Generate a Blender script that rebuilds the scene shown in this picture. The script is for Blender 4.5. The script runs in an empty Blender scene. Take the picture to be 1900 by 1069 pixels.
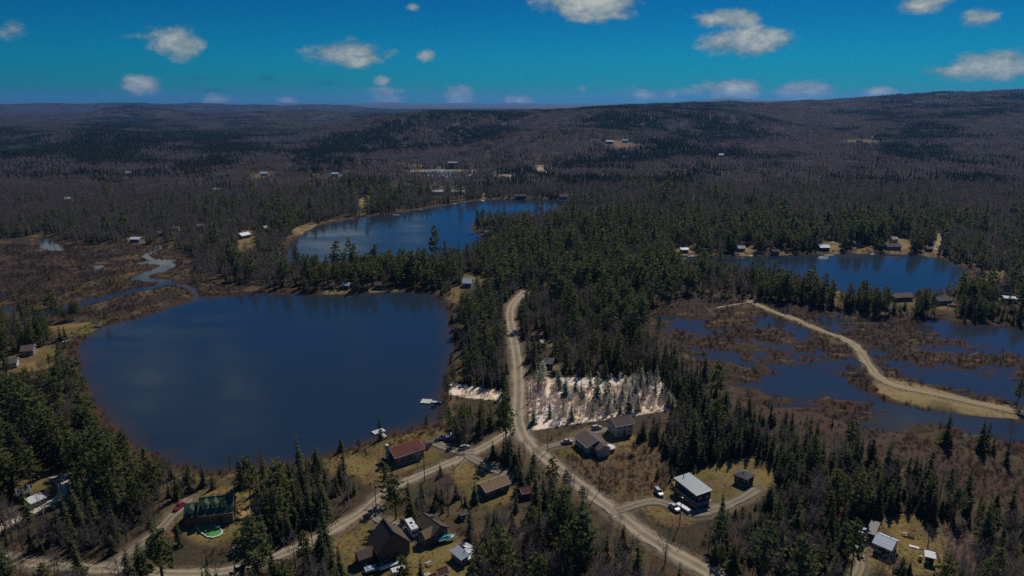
import bpy, math, random
import numpy as np
from mathutils import Vector, Matrix, Euler

random.seed(7)
rng = np.random.default_rng(7)
SC = bpy.context.scene
COL = SC.collection

# ------------------------------------------------------------------ camera, light, exposure
CAM_H = 130.0
PITCH = math.radians(15.4)
FPX = 1267.0                                  # focal length in photo pixels (24 mm on 36 mm)
cam_d = bpy.data.cameras.new('camera'); cam_d.sensor_width = 36.0; cam_d.lens = 36.0 * FPX / 1900.0
cam_d.clip_start = 1.0; cam_d.clip_end = 120000.0
cam = bpy.data.objects.new('camera', cam_d); COL.objects.link(cam)
cam.location = (0, 0, CAM_H); cam.rotation_euler = (math.pi / 2 - PITCH, 0, 0)
SC.camera = cam

HAZE = 0.00004
SUN_AZ = math.radians(27.0)                   # to the right of the view axis (+Y)
SUN_EL = math.radians(47.0)
sun_d = bpy.data.lights.new('sun', 'SUN'); sun_d.energy = 5.0; sun_d.angle = math.radians(0.53); sun_d.color = (1.0, 0.94, 0.84)
sun = bpy.data.objects.new('sun', sun_d); COL.objects.link(sun)
sdir = Vector((math.sin(SUN_AZ) * math.cos(SUN_EL), math.cos(SUN_AZ) * math.cos(SUN_EL), math.sin(SUN_EL)))
sun.rotation_euler = sdir.to_track_quat('Z', 'Y').to_euler()
sun.location = (300, 300, 600)

SC.view_settings.view_transform = 'Standard'; SC.view_settings.look = 'None'
SC.view_settings.gamma = 1.0; SC.view_settings.use_curve_mapping = False
SC.view_settings.exposure = EXPOSURE = -0.68
SC.render.engine = 'CYCLES'
cy = SC.cycles
cy.max_bounces = 5; cy.diffuse_bounces = 2; cy.glossy_bounces = 2; cy.transmission_bounces = 2; cy.transparent_max_bounces = 4
cy.volume_bounces = 0; cy.use_denoising = False; cy.caustics_reflective = False; cy.caustics_refractive = False
cy.use_adaptive_sampling = True; cy.adaptive_threshold = 0.008
SC.render.use_persistent_data = False


def ray(px, py):
    cx = (px - 950) / FPX; cyy = (534.5 - py) / FPX
    return (cx, math.cos(PITCH) + cyy * math.sin(PITCH), -math.sin(PITCH) + cyy * math.cos(PITCH))


def P(px, py, z=0.9):
    """ground point seen at a photo position, at height z"""
    d = ray(px, py); t = (CAM_H - z) / (-d[2])
    return (d[0] * t, d[1] * t)


def toPix(x, y, z):
    x = np.asarray(x, float); y = np.asarray(y, float); z = np.asarray(z, float) - CAM_H
    dep = y * math.cos(PITCH) - z * math.sin(PITCH)
    up = y * math.sin(PITCH) + z * math.cos(PITCH)
    return 950 + FPX * x / dep, 534.5 - FPX * up / dep


# ------------------------------------------------------------------ world: sky with fair weather clouds
world = bpy.data.worlds.new('World'); SC.world = world; world.use_nodes = True
wt = world.node_tree; wt.nodes.clear()


class NT:
    """tiny helper for node trees"""
    def __init__(s, t): s.t = t

    def n(s, typ, ins=None, **kw):
        nd = s.t.nodes.new(typ)
        for k, v in kw.items(): setattr(nd, k, v)
        for k, v in (ins or {}).items():
            if hasattr(v, 'is_linked') or hasattr(v, 'links'):
                s.t.links.new(v, nd.inputs[k])
            else:
                nd.inputs[k].default_value = v
        return nd

    def m(s, op, a, b=0.0, c=0.0, clamp=False):
        return s.n('ShaderNodeMath', {0: a, 1: b, 2: c}, operation=op, use_clamp=clamp).outputs[0]

    def vm(s, op, a, b=(0, 0, 0), out=0):
        return s.n('ShaderNodeVectorMath', {0: a, 1: b}, operation=op).outputs[out]

    def noise(s, vec, scale, detail=3.0, rough=0.55):
        return s.n('ShaderNodeTexNoise', {'Vector': vec, 'Scale': scale, 'Detail': detail, 'Roughness': rough}).outputs['Fac']

    def ramp(s, fac, stops, interp='LINEAR'):
        r = s.n('ShaderNodeValToRGB', {0: fac}); e = r.color_ramp; e.interpolation = interp
        while len(e.elements) < len(stops): e.elements.new(0.5)
        for el, (p, c) in zip(e.elements, stops):
            el.position = p; el.color = (c[0], c[1], c[2], 1) if hasattr(c, '__len__') else (c, c, c, 1)
        return r.outputs[0]

    def mix(s, fac, a, b, blend='MIX'):
        nd = s.n('ShaderNodeMix', data_type='RGBA', blend_type=blend)
        for i, v in ((0, fac), (6, a), (7, b)):
            if hasattr(v, 'links'): s.t.links.new(v, nd.inputs[i])
            else: nd.inputs[i].default_value = (v[0], v[1], v[2], 1) if hasattr(v, '__len__') else v
        return nd.outputs[2]


W = NT(wt)
sky = W.n('ShaderNodeTexSky', sky_type='NISHITA', sun_disc=False, sun_elevation=SUN_EL, sun_rotation=SUN_AZ,
          altitude=400.0, air_density=1.0, dust_density=0.3, ozone_density=3.0)
dirv = W.n('ShaderNodeTexCoord').outputs['Generated']
sep = W.n('ShaderNodeSeparateXYZ', {0: dirv})
az = W.m('ARCTAN2', sep.outputs[0], sep.outputs[1])
el = W.m('ARCSINE', sep.outputs[2])
ae = W.n('ShaderNodeCombineXYZ', {0: az, 1: el, 2: 0.0}).outputs[0]
flat = W.ramp(W.m('MULTIPLY', el, 2.2, clamp=True), [(0.0, (.9, .76, .78)), (0.12, (.8, .77, .84)), (.28, (.5, .57, .74)), (.5, (.4, .52, .76)), (1.0, (.6, .64, .86))])   # very clear, dry air
skycol = W.mix(1.0, W.mix(1.0, sky.outputs[0], flat, 'MULTIPLY'), (0.004, 0.62, 0.97), 'MULTIPLY')


def azel(px, py):
    d = ray(px, py); return math.atan2(d[0], d[1]), math.asin(d[2] / math.sqrt(d[0]**2 + d[1]**2 + d[2]**2))


CLOUDS = [(1100, 4, 120, 42, 1), (330, 78, 46, 38, .75), (645, 99, 95, 32, .8), (790, 106, 24, 14, .6), (265, 160, 42, 22, .9),
          (710, 150, 22, 14, .65), (714, 178, 54, 20, .7), (848, 178, 38, 24, 1.0), (1352, 35, 70, 22, .85), (1384, 76, 98, 34, .9),
          (1712, 6, 46, 22, .6), (1818, 33, 36, 22, .55), (1846, 122, 86, 30, .95), (1362, 166, 66, 24, 1.0), (1492, 170, 74, 22, .95),
          (1630, 172, 36, 13, 1.1), (962, 187, 36, 13, 1.0), (1190, 175, 62, 18, .6), (1080, 165, 14, 14, .45), (766, 14, 18, 10, .45),
          (402, 185, 32, 12, .8), (535, 186, 28, 11, .8), (1748, 132, 66, 20, .42), (296, 66, 52, 26, .36), (1288, 170, 48, 14, .42),
          (20, 52, 26, 22, .4), (1240, 176, 30, 12, .4), (570, -105, 130, 44, 1.1), (190, -135, 280, 75, 1.2), (85, -62, 110, 40, 1.0)]
WISPS = [(600, 154, 90, 13, .6), (390, 146, 70, 10, .5), (492, 145, 36, 11, .5), (155, 173, 38, 9, .6), (98, 171, 26, 7, .55), (400, 168, 60, 10, .5),
         (480, 178, 30, 8, .5), (1060, 168, 80, 14, .4), (930, 174, 40, 12, .5), (280, 170, 60, 6, .5), (100, 80, 90, 20, .3), (640, 176, 50, 8, .4)]


def cloud_field(lst):
    acc = None
    for (px, py, rw, rh, st) in lst:
        a0, e0 = azel(px, py)
        v = W.vm('MULTIPLY', W.vm('SUBTRACT', ae, (a0, e0, 0)), (FPX / (rw * .92), FPX / (rh * .9), 0))
        f = W.m('MULTIPLY_ADD', W.vm('LENGTH', v, out=1), -st, st)
        acc = f if acc is None else W.m('MAXIMUM', acc, f)
    return acc


sq = W.vm('MULTIPLY', dirv, (1.0, 1.0, 1.9))
n1 = W.noise(sq, 26.0, 6.0, 0.62)
n2 = W.noise(sq, 75.0, 4.0, 0.65)
# the same kind of clouds goes on round the rest of the sky
gen = W.noise(W.vm('MULTIPLY', dirv, (1.0, 1.0, 2.6)), 5.5, 3.0, 0.5)
gen = W.m('MULTIPLY_ADD', gen, 3.2, -1.80)
gen = W.m('SUBTRACT', gen, W.m('MULTIPLY', W.m('COMPARE', az, 0.0, 0.70), W.m('COMPARE', el, 0.0, 0.17)))
gen = W.m('MINIMUM', gen, 0.8)
fld = W.m('MAXIMUM', cloud_field(CLOUDS), gen)
fld = W.m('ADD', fld, W.m('MULTIPLY_ADD', n1, 1.1, -0.56))
fld = W.m('ADD', fld, W.m('MULTIPLY_ADD', n2, 0.2, -0.1))
cmask = W.n('ShaderNodeMapRange', {0: fld, 1: 0.03, 2: 0.42}, interpolation_type='SMOOTHSTEP').outputs[0]
wfld = W.m('ADD', cloud_field(WISPS), W.m('MULTIPLY_ADD', n1, 1.3, -0.65))
wmask = W.n('ShaderNodeMapRange', {0: wfld, 1: 0.15, 2: 0.7}, interpolation_type='SMOOTHSTEP').outputs[0]
lit = W.m('MULTIPLY_ADD', fld, 1.05, W.m('MULTIPLY_ADD', n1, 1.6, W.m('MULTIPLY_ADD', n2, 0.5, -1.10)), clamp=True)
CLB = 9.4
ccol = W.ramp(lit, [(0.0, (0.24 * CLB, 0.40 * CLB, 0.52 * CLB)), (0.5, (0.50 * CLB, 0.62 * CLB, 0.66 * CLB)), (1.0, (.95 * CLB, 1.0 * CLB, .90 * CLB))])
base = W.mix(W.m('MULTIPLY', wmask, 0.55), skycol, W.mix(1.0, skycol, (0.5, 0.62, 0.80), 'MULTIPLY'))
full = W.mix(W.m('MULTIPLY', cmask, 0.92), base, ccol)
bg = W.n('ShaderNodeBackground', {'Color': full, 'Strength': 0.085})
wo = W.n('ShaderNodeOutputWorld'); wt.links.new(bg.outputs[0], wo.inputs[0])


# ------------------------------------------------------------------ numeric helpers
def _h(i, j, s):
    with np.errstate(over='ignore'):
        n = (i.astype(np.int64) * 374761393 + j.astype(np.int64) * 668265263 + s * 1274126177) & 0xffffffff
        n = ((n ^ (n >> 13)) * 1274126177) & 0xffffffff
        n = (n ^ (n >> 16)) & 0xffffff
    return n / float(0xffffff)


def vnoise(x, y, s=0):
    x = np.asarray(x, float); y = np.asarray(y, float)
    i = np.floor(x); j = np.floor(y); u = x - i; v = y - j
    u = u * u * (3 - 2 * u); v = v * v * (3 - 2 * v)
    return (_h(i, j, s) * (1 - u) + _h(i + 1, j, s) * u) * (1 - v) + (_h(i, j + 1, s) * (1 - u) + _h(i + 1, j + 1, s) * u) * v


def fbm(x, y, s=0, o=4):
    a = 0; w = 0.5; t = 0
    for k in range(o):
        a = a + w * vnoise(x * 2**k, y * 2**k, s + k * 17); t += w; w *= 0.55
    return a / t


def sstep(x, a, b):
    t = np.clip((x - a) / (b - a), 0, 1); return t * t * (3 - 2 * t)


def chaikin(pts, closed=True, n=2):
    p = np.array(pts, float)
    for _ in range(n):
        if closed:
            q = np.roll(p, -1, 0); a = .75 * p + .25 * q; b = .25 * p + .75 * q
            p = np.stack([a, b], 1).reshape(-1, 2)
        else:
            a = .75 * p[:-1] + .25 * p[1:]; b = .25 * p[:-1] + .75 * p[1:]
            p = np.vstack([p[:1], np.stack([a, b], 1).reshape(-1, 2), p[-1:]])
    return p


def poly_sd(x, y, poly, far=60.0):
    """signed distance, positive inside"""
    out = np.full(x.shape, -far)
    lo = poly.min(0) - far; hi = poly.max(0) + far
    k = (x > lo[0]) & (x < hi[0]) & (y > lo[1]) & (y < hi[1])
    if not k.any(): return out
    X = x[k]; Y = y[k]; d2 = np.full(X.shape, 1e12); ins = np.zeros(X.shape, bool)
    a = poly; b = np.roll(poly, -1, 0)
    for (ax, ay), (bx, by) in zip(a, b):
        ex, ey = bx - ax, by - ay; L = ex * ex + ey * ey + 1e-9
        t = np.clip(((X - ax) * ex + (Y - ay) * ey) / L, 0, 1)
        d2 = np.minimum(d2, (X - ax - t * ex)**2 + (Y - ay - t * ey)**2)
        c = ((ay > Y) != (by > Y))
        if c.any():
            ins ^= c & (X < (bx - ax) * (Y - ay) / (by - ay + 1e-12) + ax)
    d = np.sqrt(d2); out[k] = np.maximum(np.where(ins, d, -d), -far)
    return out


def line_d(x, y, pts, far=80.0):
    """distance to a polyline"""
    pts = np.asarray(pts, float)
    out = np.full(x.shape, far); lo = pts.min(0) - far; hi = pts.max(0) + far
    k = (x > lo[0]) & (x < hi[0]) & (y > lo[1]) & (y < hi[1])
    if not k.any(): return out
    X = x[k]; Y = y[k]; d2 = np.full(X.shape, far * far)
    for (ax, ay), (bx, by) in zip(pts[:-1], pts[1:]):
        ex, ey = bx - ax, by - ay; L = ex * ex + ey * ey + 1e-9
        t = np.clip(((X - ax) * ex + (Y - ay) * ey) / L, 0, 1)
        d2 = np.minimum(d2, (X - ax - t * ex)**2 + (Y - ay - t * ey)**2)
    out[k] = np.sqrt(d2); return out


def gpoly(pix, n=2, z=0.0): return chaikin([P(a, b, z) for a, b in pix], True, n)
def gline(pix, n=2, z=0.9): return chaikin([P(a, b, z) for a, b in pix], False, n)
def zz(pts, x0, y0, s): return [(x0 + a / s, y0 + b / s) for a, b in pts]


# ------------------------------------------------------------------ layout: water, marsh, roads, clearings
def z6(p): return zz(p, 1260, 480, 2.969)
def z4(p): return zz(p, 1150, 800, 3.958)


LAKE1 = gpoly([(352, 531), (360, 535), (372, 553), (387, 550), (440, 547), (505, 544), (570, 546), (640, 547), (714, 542), (771, 541), (812, 549), (829, 568),
               (832, 591), (837, 628), (842, 652), (824, 672), (836, 682), (829, 702), (819, 722), (815, 750), (812, 776), (778, 793), (714, 808), (660, 826), (615, 840),
               (570, 856), (526, 864), (488, 866), (440, 870), (379, 877), (330, 862), (269, 834), (219, 800), (189, 759), (168, 719), (150, 680), (146, 650), (152, 632),
               (175, 614), (215, 599), (249, 593), (290, 579), (337, 564), (364, 555), (355, 542)])
LAKE2 = gpoly([(1064, 371), (1030, 371), (967, 370), (893, 372), (819, 382), (765, 392), (691, 402), (630, 410), (585, 420), (552, 439), (534, 458), (528, 476), (534, 490), (600, 496),
               (680, 494), (760, 486), (850, 470), (905, 458), (918, 452), (905, 442), (884, 434), (873, 427), (878, 416), (892, 406), (930, 402), (985, 400), (1012, 396), (1040, 384)])
LAKE3 = gpoly([(1255, 474), (1297, 475), (1361, 476), (1450, 474), (1529, 472), (1600, 471), (1644, 471), (1700, 473), (1748, 480), (1785, 495), (1797, 510), (1790, 526), (1770, 538), (1715, 549),
               (1640, 550), (1585, 549), (1550, 540), (1500, 522), (1420, 508), (1330, 498), (1270, 486)])
MARSH_PONDS = [gpoly(p, 2) for p in (
    [(1217, 590), (1232, 587), (1262, 589), (1280, 596), (1318, 602), (1303, 607), (1300, 619), (1280, 612), (1262, 611), (1240, 605), (1225, 597)],
    z6([(460, 315), (500, 312), (560, 350), (650, 370), (715, 400), (680, 428), (640, 420), (600, 385), (540, 378), (470, 365), (450, 340)]),
    z6([(140, 505), (190, 485), (260, 505), (330, 525), (400, 540), (440, 580), (420, 605), (350, 588), (250, 568), (170, 545)]),
    z6([(350, 695), (420, 680), (470, 640), (520, 610), (620, 575), (700, 578), (760, 600), (790, 640), (880, 645), (960, 690), (1020, 730), (1070, 745), (1110, 772), (1200, 802),
        (1300, 808), (1400, 832), (1560, 862), (1700, 862), (1900, 884), (2200, 910), (2300, 1080), (2100, 1060), (1900, 1022), (1760, 990), (1640, 950), (1560, 930), (1400, 900), (1330, 900), (1240, 932),
        (1150, 920), (1060, 880), (960, 840), (1040, 832), (1095, 800), (1060, 768), (960, 790), (820, 792), (700, 797), (620, 772), (540, 748), (430, 728)]),
    z6([(750, 575), (780, 550), (860, 533), (960, 558), (1000, 592), (900, 592), (820, 582)]),
    z6([(780, 335), (810, 308), (850, 328), (900, 362), (925, 402), (870, 402), (820, 378), (780, 360)]),
    z6([(1345, 350), (1450, 342), (1560, 368), (1900, 386), (2300, 400), (2300, 600), (1900, 562), (1830, 545), (1760, 530), (1700, 520), (1640, 472), (1560, 452), (1480, 442), (1380, 402)]),
    z6([(1135, 580), (1180, 566), (1260, 588), (1330, 622), (1420, 618), (1560, 622), (1650, 640), (1900, 655), (2300, 680), (2300, 850), (1900, 806), (1820, 790), (1760, 770), (1640, 742),
        (1560, 722), (1420, 692), (1330, 668), (1290, 640), (1230, 612), (1160, 602)]),
    z6([(1430, 500), (1500, 488), (1600, 505), (1560, 522), (1460, 520)]),
    z6([(1460, 590), (1510, 580), (1540, 600), (1500, 615)]))]
MARSH_LINES = [(gline(z6(p), 2, 0), w) for p, w in (
    ([(400, 460), (480, 492), (560, 482), (600, 445), (640, 430)], 3.4), ([(430, 515), (480, 560), (560, 575), (640, 548), (690, 512), (740, 520), (800, 540)], 2.6),
    ([(520, 500), (600, 520), (700, 500), (800, 545)], 2.2), ([(0, 410), (60, 425), (120, 440)], 2.0), ([(640, 560), (720, 560), (800, 580)], 2.4),
    ([(1380, 500), (1480, 530), (1620, 520), (1720, 530)], 2.6), ([(1440, 470), (1560, 480), (1680, 500)], 2.0), ([(1090, 350), (1130, 355)], 3.0))]
CREEK = [(gline(p, 2, 0), w) for p, w in (
    ([(296, 457), (290, 464), (281, 470), (270, 474), (276, 480), (300, 484), (322, 484)], 6.0), ([(268, 487), (296, 487), (318, 490), (300, 500), (282, 506), (262, 513), (256, 518)], 11.0),
    ([(256, 516), (285, 520), (316, 523), (300, 530), (258, 538), (215, 547), (162, 562), (118, 572), (67, 583)], 8.5), ([(135, 506), (160, 502), (190, 497), (176, 494)], 5.0),
    ([(0, 571), (20, 574), (40, 580), (67, 583)], 4.0), ([(0, 548), (14, 546)], 5.0), ([(316, 523), (340, 530), (354, 536)], 5.0), ([(40, 464), (80, 463)], 2.4))]
CREEKPOOL = gpoly([(78, 434), (92, 445), (104, 452), (124, 462), (110, 467), (82, 463), (70, 456)], 2)
SANDPOND = gpoly([(786, 318), (800, 315), (830, 316), (875, 324), (880, 330), (850, 331), (815, 329)], 1, 3.0)

MARSH = [gpoly(p, 2) for p in (
    [(1190, 585), (1215, 570), (1260, 556), (1330, 552), (1400, 556), (1470, 566), (1560, 575), (1700, 598), (1900, 616), (2150, 630), (2250, 900), (1960, 870), (1900, 850), (1800, 815),
     (1650, 770), (1520, 745), (1400, 730), (1330, 715), (1290, 690), (1265, 660), (1230, 625), (1195, 605)],
    [(0, 450), (60, 436), (140, 458), (250, 452), (330, 462), (370, 480), (352, 505), (360, 528), (372, 552), (330, 568), (280, 585), (225, 600), (205, 606), (170, 590), (110, 592),
     (60, 590), (0, 585), (-200, 590), (-200, 450)],
    [(370, 552), (440, 548), (500, 545), (490, 530), (400, 528), (358, 528)])]
FLATSCRUB = gpoly([(1330, 735), (1430, 745), (1540, 765), (1660, 800), (1800, 850), (1900, 890), (2150, 960), (2150, 1010), (1900, 960), (1800, 915), (1700, 870), (1560, 820), (1440, 780), (1350, 755)], 2)

LAKE2_SEEN = gpoly([(1064, 372), (893, 373), (765, 393), (630, 411), (552, 440), (534, 462), (548, 473), (640, 473), (760, 463), (850, 455), (900, 445), (874, 427), (872, 396), (960, 390), (1040, 382)], 1)
LAKE3_SEEN = gpoly([(1297, 476), (1529, 473), (1700, 474), (1788, 497), (1788, 526), (1700, 540), (1640, 532), (1600, 522), (1560, 536), (1545, 512), (1480, 500), (1400, 491), (1320, 487)], 1)
ROADS = {
    'gravel_road': (gline([(975, 540), (968, 546), (958, 556), (948, 568), (945, 588), (952, 621), (958, 655), (962, 689), (963, 736), (960, 770), (967, 803), (984, 829), (1016, 853), (1043, 875), (1070, 896),
                           (1103, 923), (1138, 948), (1165, 969), (1205, 1000), (1246, 1023), (1290, 1046), (1345, 1080), (1410, 1120)], 2), 7.2),
    'side_road': (gline([(958, 790), (935, 808), (905, 826), (880, 838), (850, 851), (817, 866), (770, 886), (730, 904), (703, 920), (678, 948), (635, 972), (589, 1000), (539, 1022), (476, 1046), (425, 1060),
                         (360, 1066), (303, 1064), (227, 1058), (126, 1054), (60, 1046), (0, 1036), (-90, 1020)], 2), 4.9),
}
TRACKS = {   # narrow tracks, driveways
    'marsh_track': (gline(z6([(385, 232), (405, 245), (540, 300), (660, 340), (760, 385), (860, 420), (950, 460), (1000, 510), (1040, 570), (1080, 630), (1130, 680), (1220, 712), (1400, 742),
                              (1600, 790), (1900, 850), (2250, 900)]), 2), 5.4),
    'driveway': (gline([(205, 1056), (225, 1036), (253, 1014), (290, 990), (312, 966), (330, 948), (352, 926)], 2), 4.0),
    'driveway.001': (gline([(-20, 992), (20, 970), (63, 950), (98, 930), (128, 914), (112, 884)], 2), 3.8),
    'driveway.002': (gline([(868, 846), (895, 862), (915, 872), (940, 880)], 2), 4.6),
    'driveway.003': (gline([(995, 838), (1020, 828), (1050, 822), (1075, 812), (1110, 800), (1135, 798)], 2), 3.8),
    'driveway.004': (gline([(1145, 948), (1172, 940), (1200, 930), (1228, 930), (1255, 945), (1290, 957), (1325, 946), (1352, 938), (1378, 926), (1404, 908)], 2), 4.4),
    'driveway.005': (gline([(700, 935), (690, 958), (705, 970), (745, 975), (772, 992), (782, 1008)], 2), 3.4),
    'driveway.006': (gline([(1580, 1080), (1600, 1055), (1592, 1030), (1600, 1015), (1612, 1000)], 2), 3.4),
    'driveway.007': (gline([(880, 838), (850, 838), (822, 828), (806, 822)], 2), 5.5),
    'beach_track': (gline([(1330, 573), (1360, 566), (1395, 562)], 2), 1.6),
    'forest_track': (gline([(1735, 465), (1742, 448), (1745, 432)], 1), 4.0),
}
SANDBAR = gpoly(z6([(1075, 640), (1130, 660), (1230, 695), (1330, 705), (1450, 725), (1600, 770), (1900, 838), (1900, 884), (1700, 872), (1560, 860), (1420, 836), (1300, 815), (1180, 785), (1085, 735), (1062, 680)]), 2)
LOT = gpoly([(980, 705), (1010, 701), (1078, 700), (1150, 701), (1226, 701), (1229, 724), (1265, 757), (1182, 771), (1080, 785), (987, 799), (981, 770)], 0, .9)
LOT2 = gpoly([(832, 709), (872, 716), (940, 726), (938, 744), (866, 738), (835, 731)], 0, .9)
# open ground: (polygon, kind)
LAWNS = [gpoly(p, 2, .9) for p in (
    [(815, 872), (860, 850), (902, 876), (925, 900), (960, 905), (950, 930), (905, 945), (870, 930), (855, 900)],               # bungalow
    [(590, 852), (640, 842), (720, 815), (770, 800), (800, 796), (830, 800), (860, 820), (820, 848), (770, 868), (715, 900), (690, 905), (660, 880), (610, 880)],   # red roof
    [(640, 975), (690, 955), (760, 960), (810, 975), (850, 1010), (880, 1050), (870, 1080), (760, 1090), (650, 1075), (600, 1010)],       # brown houses
    [(1000, 835), (1060, 800), (1110, 790), (1180, 800), (1185, 840), (1160, 855), (1110, 850), (1040, 846)],                      # beige houses
    [(1170, 930), (1230, 900), (1300, 870), (1390, 846), (1440, 850), (1450, 900), (1400, 930), (1330, 960), (1260, 975), (1200, 960)],       # modern house
    [(1560, 1010), (1590, 975), (1640, 955), (1700, 950), (1745, 985), (1775, 1020), (1770, 1060), (1700, 1075), (1620, 1060), (1590, 1050)], # white house
    [(290, 985), (310, 950), (345, 915), (420, 903), (470, 908), (475, 950), (440, 1000), (380, 1015), (330, 1000)],                # green roof
    [(30, 900), (60, 870), (110, 860), (130, 885), (150, 915), (120, 935), (60, 950), (20, 940)],
    [(0, 660), (60, 645), (105, 642), (110, 662), (80, 690), (30, 690), (0, 690)], [(70, 605), (130, 600), (205, 596), (170, 622), (120, 625)],
    [(600, 532), (650, 532), (655, 546), (600, 547)], [(680, 532), (770, 532), (770, 541), (690, 546)], [(830, 535), (862, 528), (856, 556), (834, 566)],
    [(850, 508), (905, 508), (910, 528), (870, 532)], [(1000, 672), (1040, 672), (1045, 690), (1005, 692)], [(990, 634), (1060, 632), (1060, 640), (992, 643)],
    [(232, 440), (272, 440), (275, 453), (232, 452)], [(440, 430), (475, 424), (480, 452), (450, 470), (438, 455)],
    [(1655, 553), (1700, 551), (1705, 566), (1660, 568)], [(1735, 562), (1790, 564), (1790, 576), (1735, 574)], [(1855, 545), (1900, 545), (1900, 566), (1850, 562)], [(1812, 520), (1830, 502), (1860, 500), (1870, 512), (1850, 524)],
    [(1545, 528), (1575, 530), (1570, 560), (1545, 572)], [(470, 330), (505, 328), (505, 338), (470, 340)])]
SHORELOTS = [gpoly(p, 1, .9) for p in (
    [(1250, 460), (1292, 458), (1295, 474), (1250, 474)], [(1365, 455), (1405, 455), (1405, 476), (1365, 476)], [(1430, 462), (1470, 462), (1470, 475), (1430, 475)], [(1520, 448), (1560, 448), (1562, 474), (1518, 474)],
    [(1585, 455), (1622, 455), (1625, 473), (1585, 473)], [(1640, 440), (1690, 440), (1692, 473), (1640, 473)], [(1708, 456), (1740, 456), (1742, 479), (1708, 474)], 
    [(535, 428), (580, 410), (590, 418), (552, 440)], [(900, 356), (904, 356), (897, 374), (890, 374)], [(660, 372), (690, 360), (688, 372), (672, 392)])]
SCRUB = gpoly([(1040, 850), (1120, 846), (1200, 820), (1240, 835), (1250, 870), (1225, 905), (1180, 925), (1110, 905)], 2, .9)
SLASH = gpoly([(1735, 972), (1800, 985), (1840, 1030), (1800, 1062), (1765, 1020)], 2, .9)


# ------------------------------------------------------------------ terrain
def el_tan(py):
    c = (534.5 - py) / FPX
    return (c * math.cos(PITCH) - math.sin(PITCH)) / (math.cos(PITCH) + c * math.sin(PITCH))


RIDGES = [  # distance, front width, back width, crest as seen (x, y), tree height
    (3600, 1450, 2500, [(900, 260), (1000, 215), (1100, 199), (1200, 193), (1300, 190), (1440, 186), (1530, 187), (1570, 184), (1620, 179), (1700, 176), (1800, 174), (1900, 172), (2300, 168)], 11),
    (2400, 430, 900, [(500, 275), (560, 245), (640, 226), (700, 214), (800, 207), (900, 204), (1000, 200), (1100, 199), (1200, 200), (1350, 210), (1500, 230), (1700, 250), (2300, 250)], 11),
    (1750, 270, 600, [(700, 345), (760, 322), (800, 297), (850, 271), (900, 253), (950, 241), (1000, 237), (1100, 236), (1250, 246), (1400, 262), (1600, 290), (2300, 300)], 11),
    (2150, 210, 420, [(-300, 265), (0, 262), (60, 252), (150, 244), (200, 245), (300, 258), (400, 267), (500, 276), (600, 287), (700, 310)], 11),
    (1350, 180, 320, [(-300, 352), (0, 345), (120, 334), (250, 312), (400, 297), (500, 292), (640, 300), (740, 322), (800, 345)], 10),
    (3100, 300, 600, [(-300, 235), (0, 228), (120, 226), (260, 232), (420, 240), (520, 238), (620, 236), (700, 240)], 11),
    (5000, 520, 1000, [(-400, 216), (0, 216), (100, 212), (170, 205), (230, 199), (290, 205), (400, 213), (500, 209), (560, 204), (620, 204), (690, 209), (760, 217), (900, 222)], 10),
    (9000, 900, 2200, [(-500, 194), (0, 196), (80, 194), (170, 193), (240, 194), (310, 197), (400, 194), (480, 194), (560, 195), (640, 197), (720, 205), (820, 212), (1200, 214), (2400, 200)], 6),
    (22000, 3000, 3000, [(-700, 198), (300, 198), (560, 197), (640, 194), (720, 190.5), (790, 195), (850, 201), (880, 198), (960, 194.5), (1000, 193), (1100, 195), (1200, 195), (1300, 187), (1340, 183.5),
                         (1400, 186), (1480, 187), (1540, 187), (1700, 192), (2600, 192)], 0)]


def hills(x, y):
    x = np.asarray(x, float); y = np.asarray(y, float)
    acc = np.zeros(x.shape)
    ys = np.maximum(y, 1.0)
    px = 950 + FPX * (x / ys) / (math.cos(PITCH) + 0.02 * math.sin(PITCH))
    for D, wf, wb, crest, th in RIDGES:
        c = np.array(crest, float)
        zc = CAM_H + D * np.array([el_tan(v) for v in c[:, 1]]) - th
        z = np.interp(px, c[:, 0], zc); z = np.maximum(z, 0)
        t = np.where(y < D, (D - y) / wf, (y - D) / wb)
        acc += (z * np.exp(-t * t))**4
    h = acc**0.25
    amp = np.clip((y - 900) / 2500, 0, 1)
    n = (fbm(x / 620, y / 620, 3, 4) - .5) * 78 * amp + (fbm(x / 1700, y / 1700, 9, 3) - .5) * 60 * np.clip((y - 4000) / 5000, 0, 1)
    return h * sstep(y, 560, 900) + n * np.clip(h / 40, 0.15, 1) * (h * 0 + 1)


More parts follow.
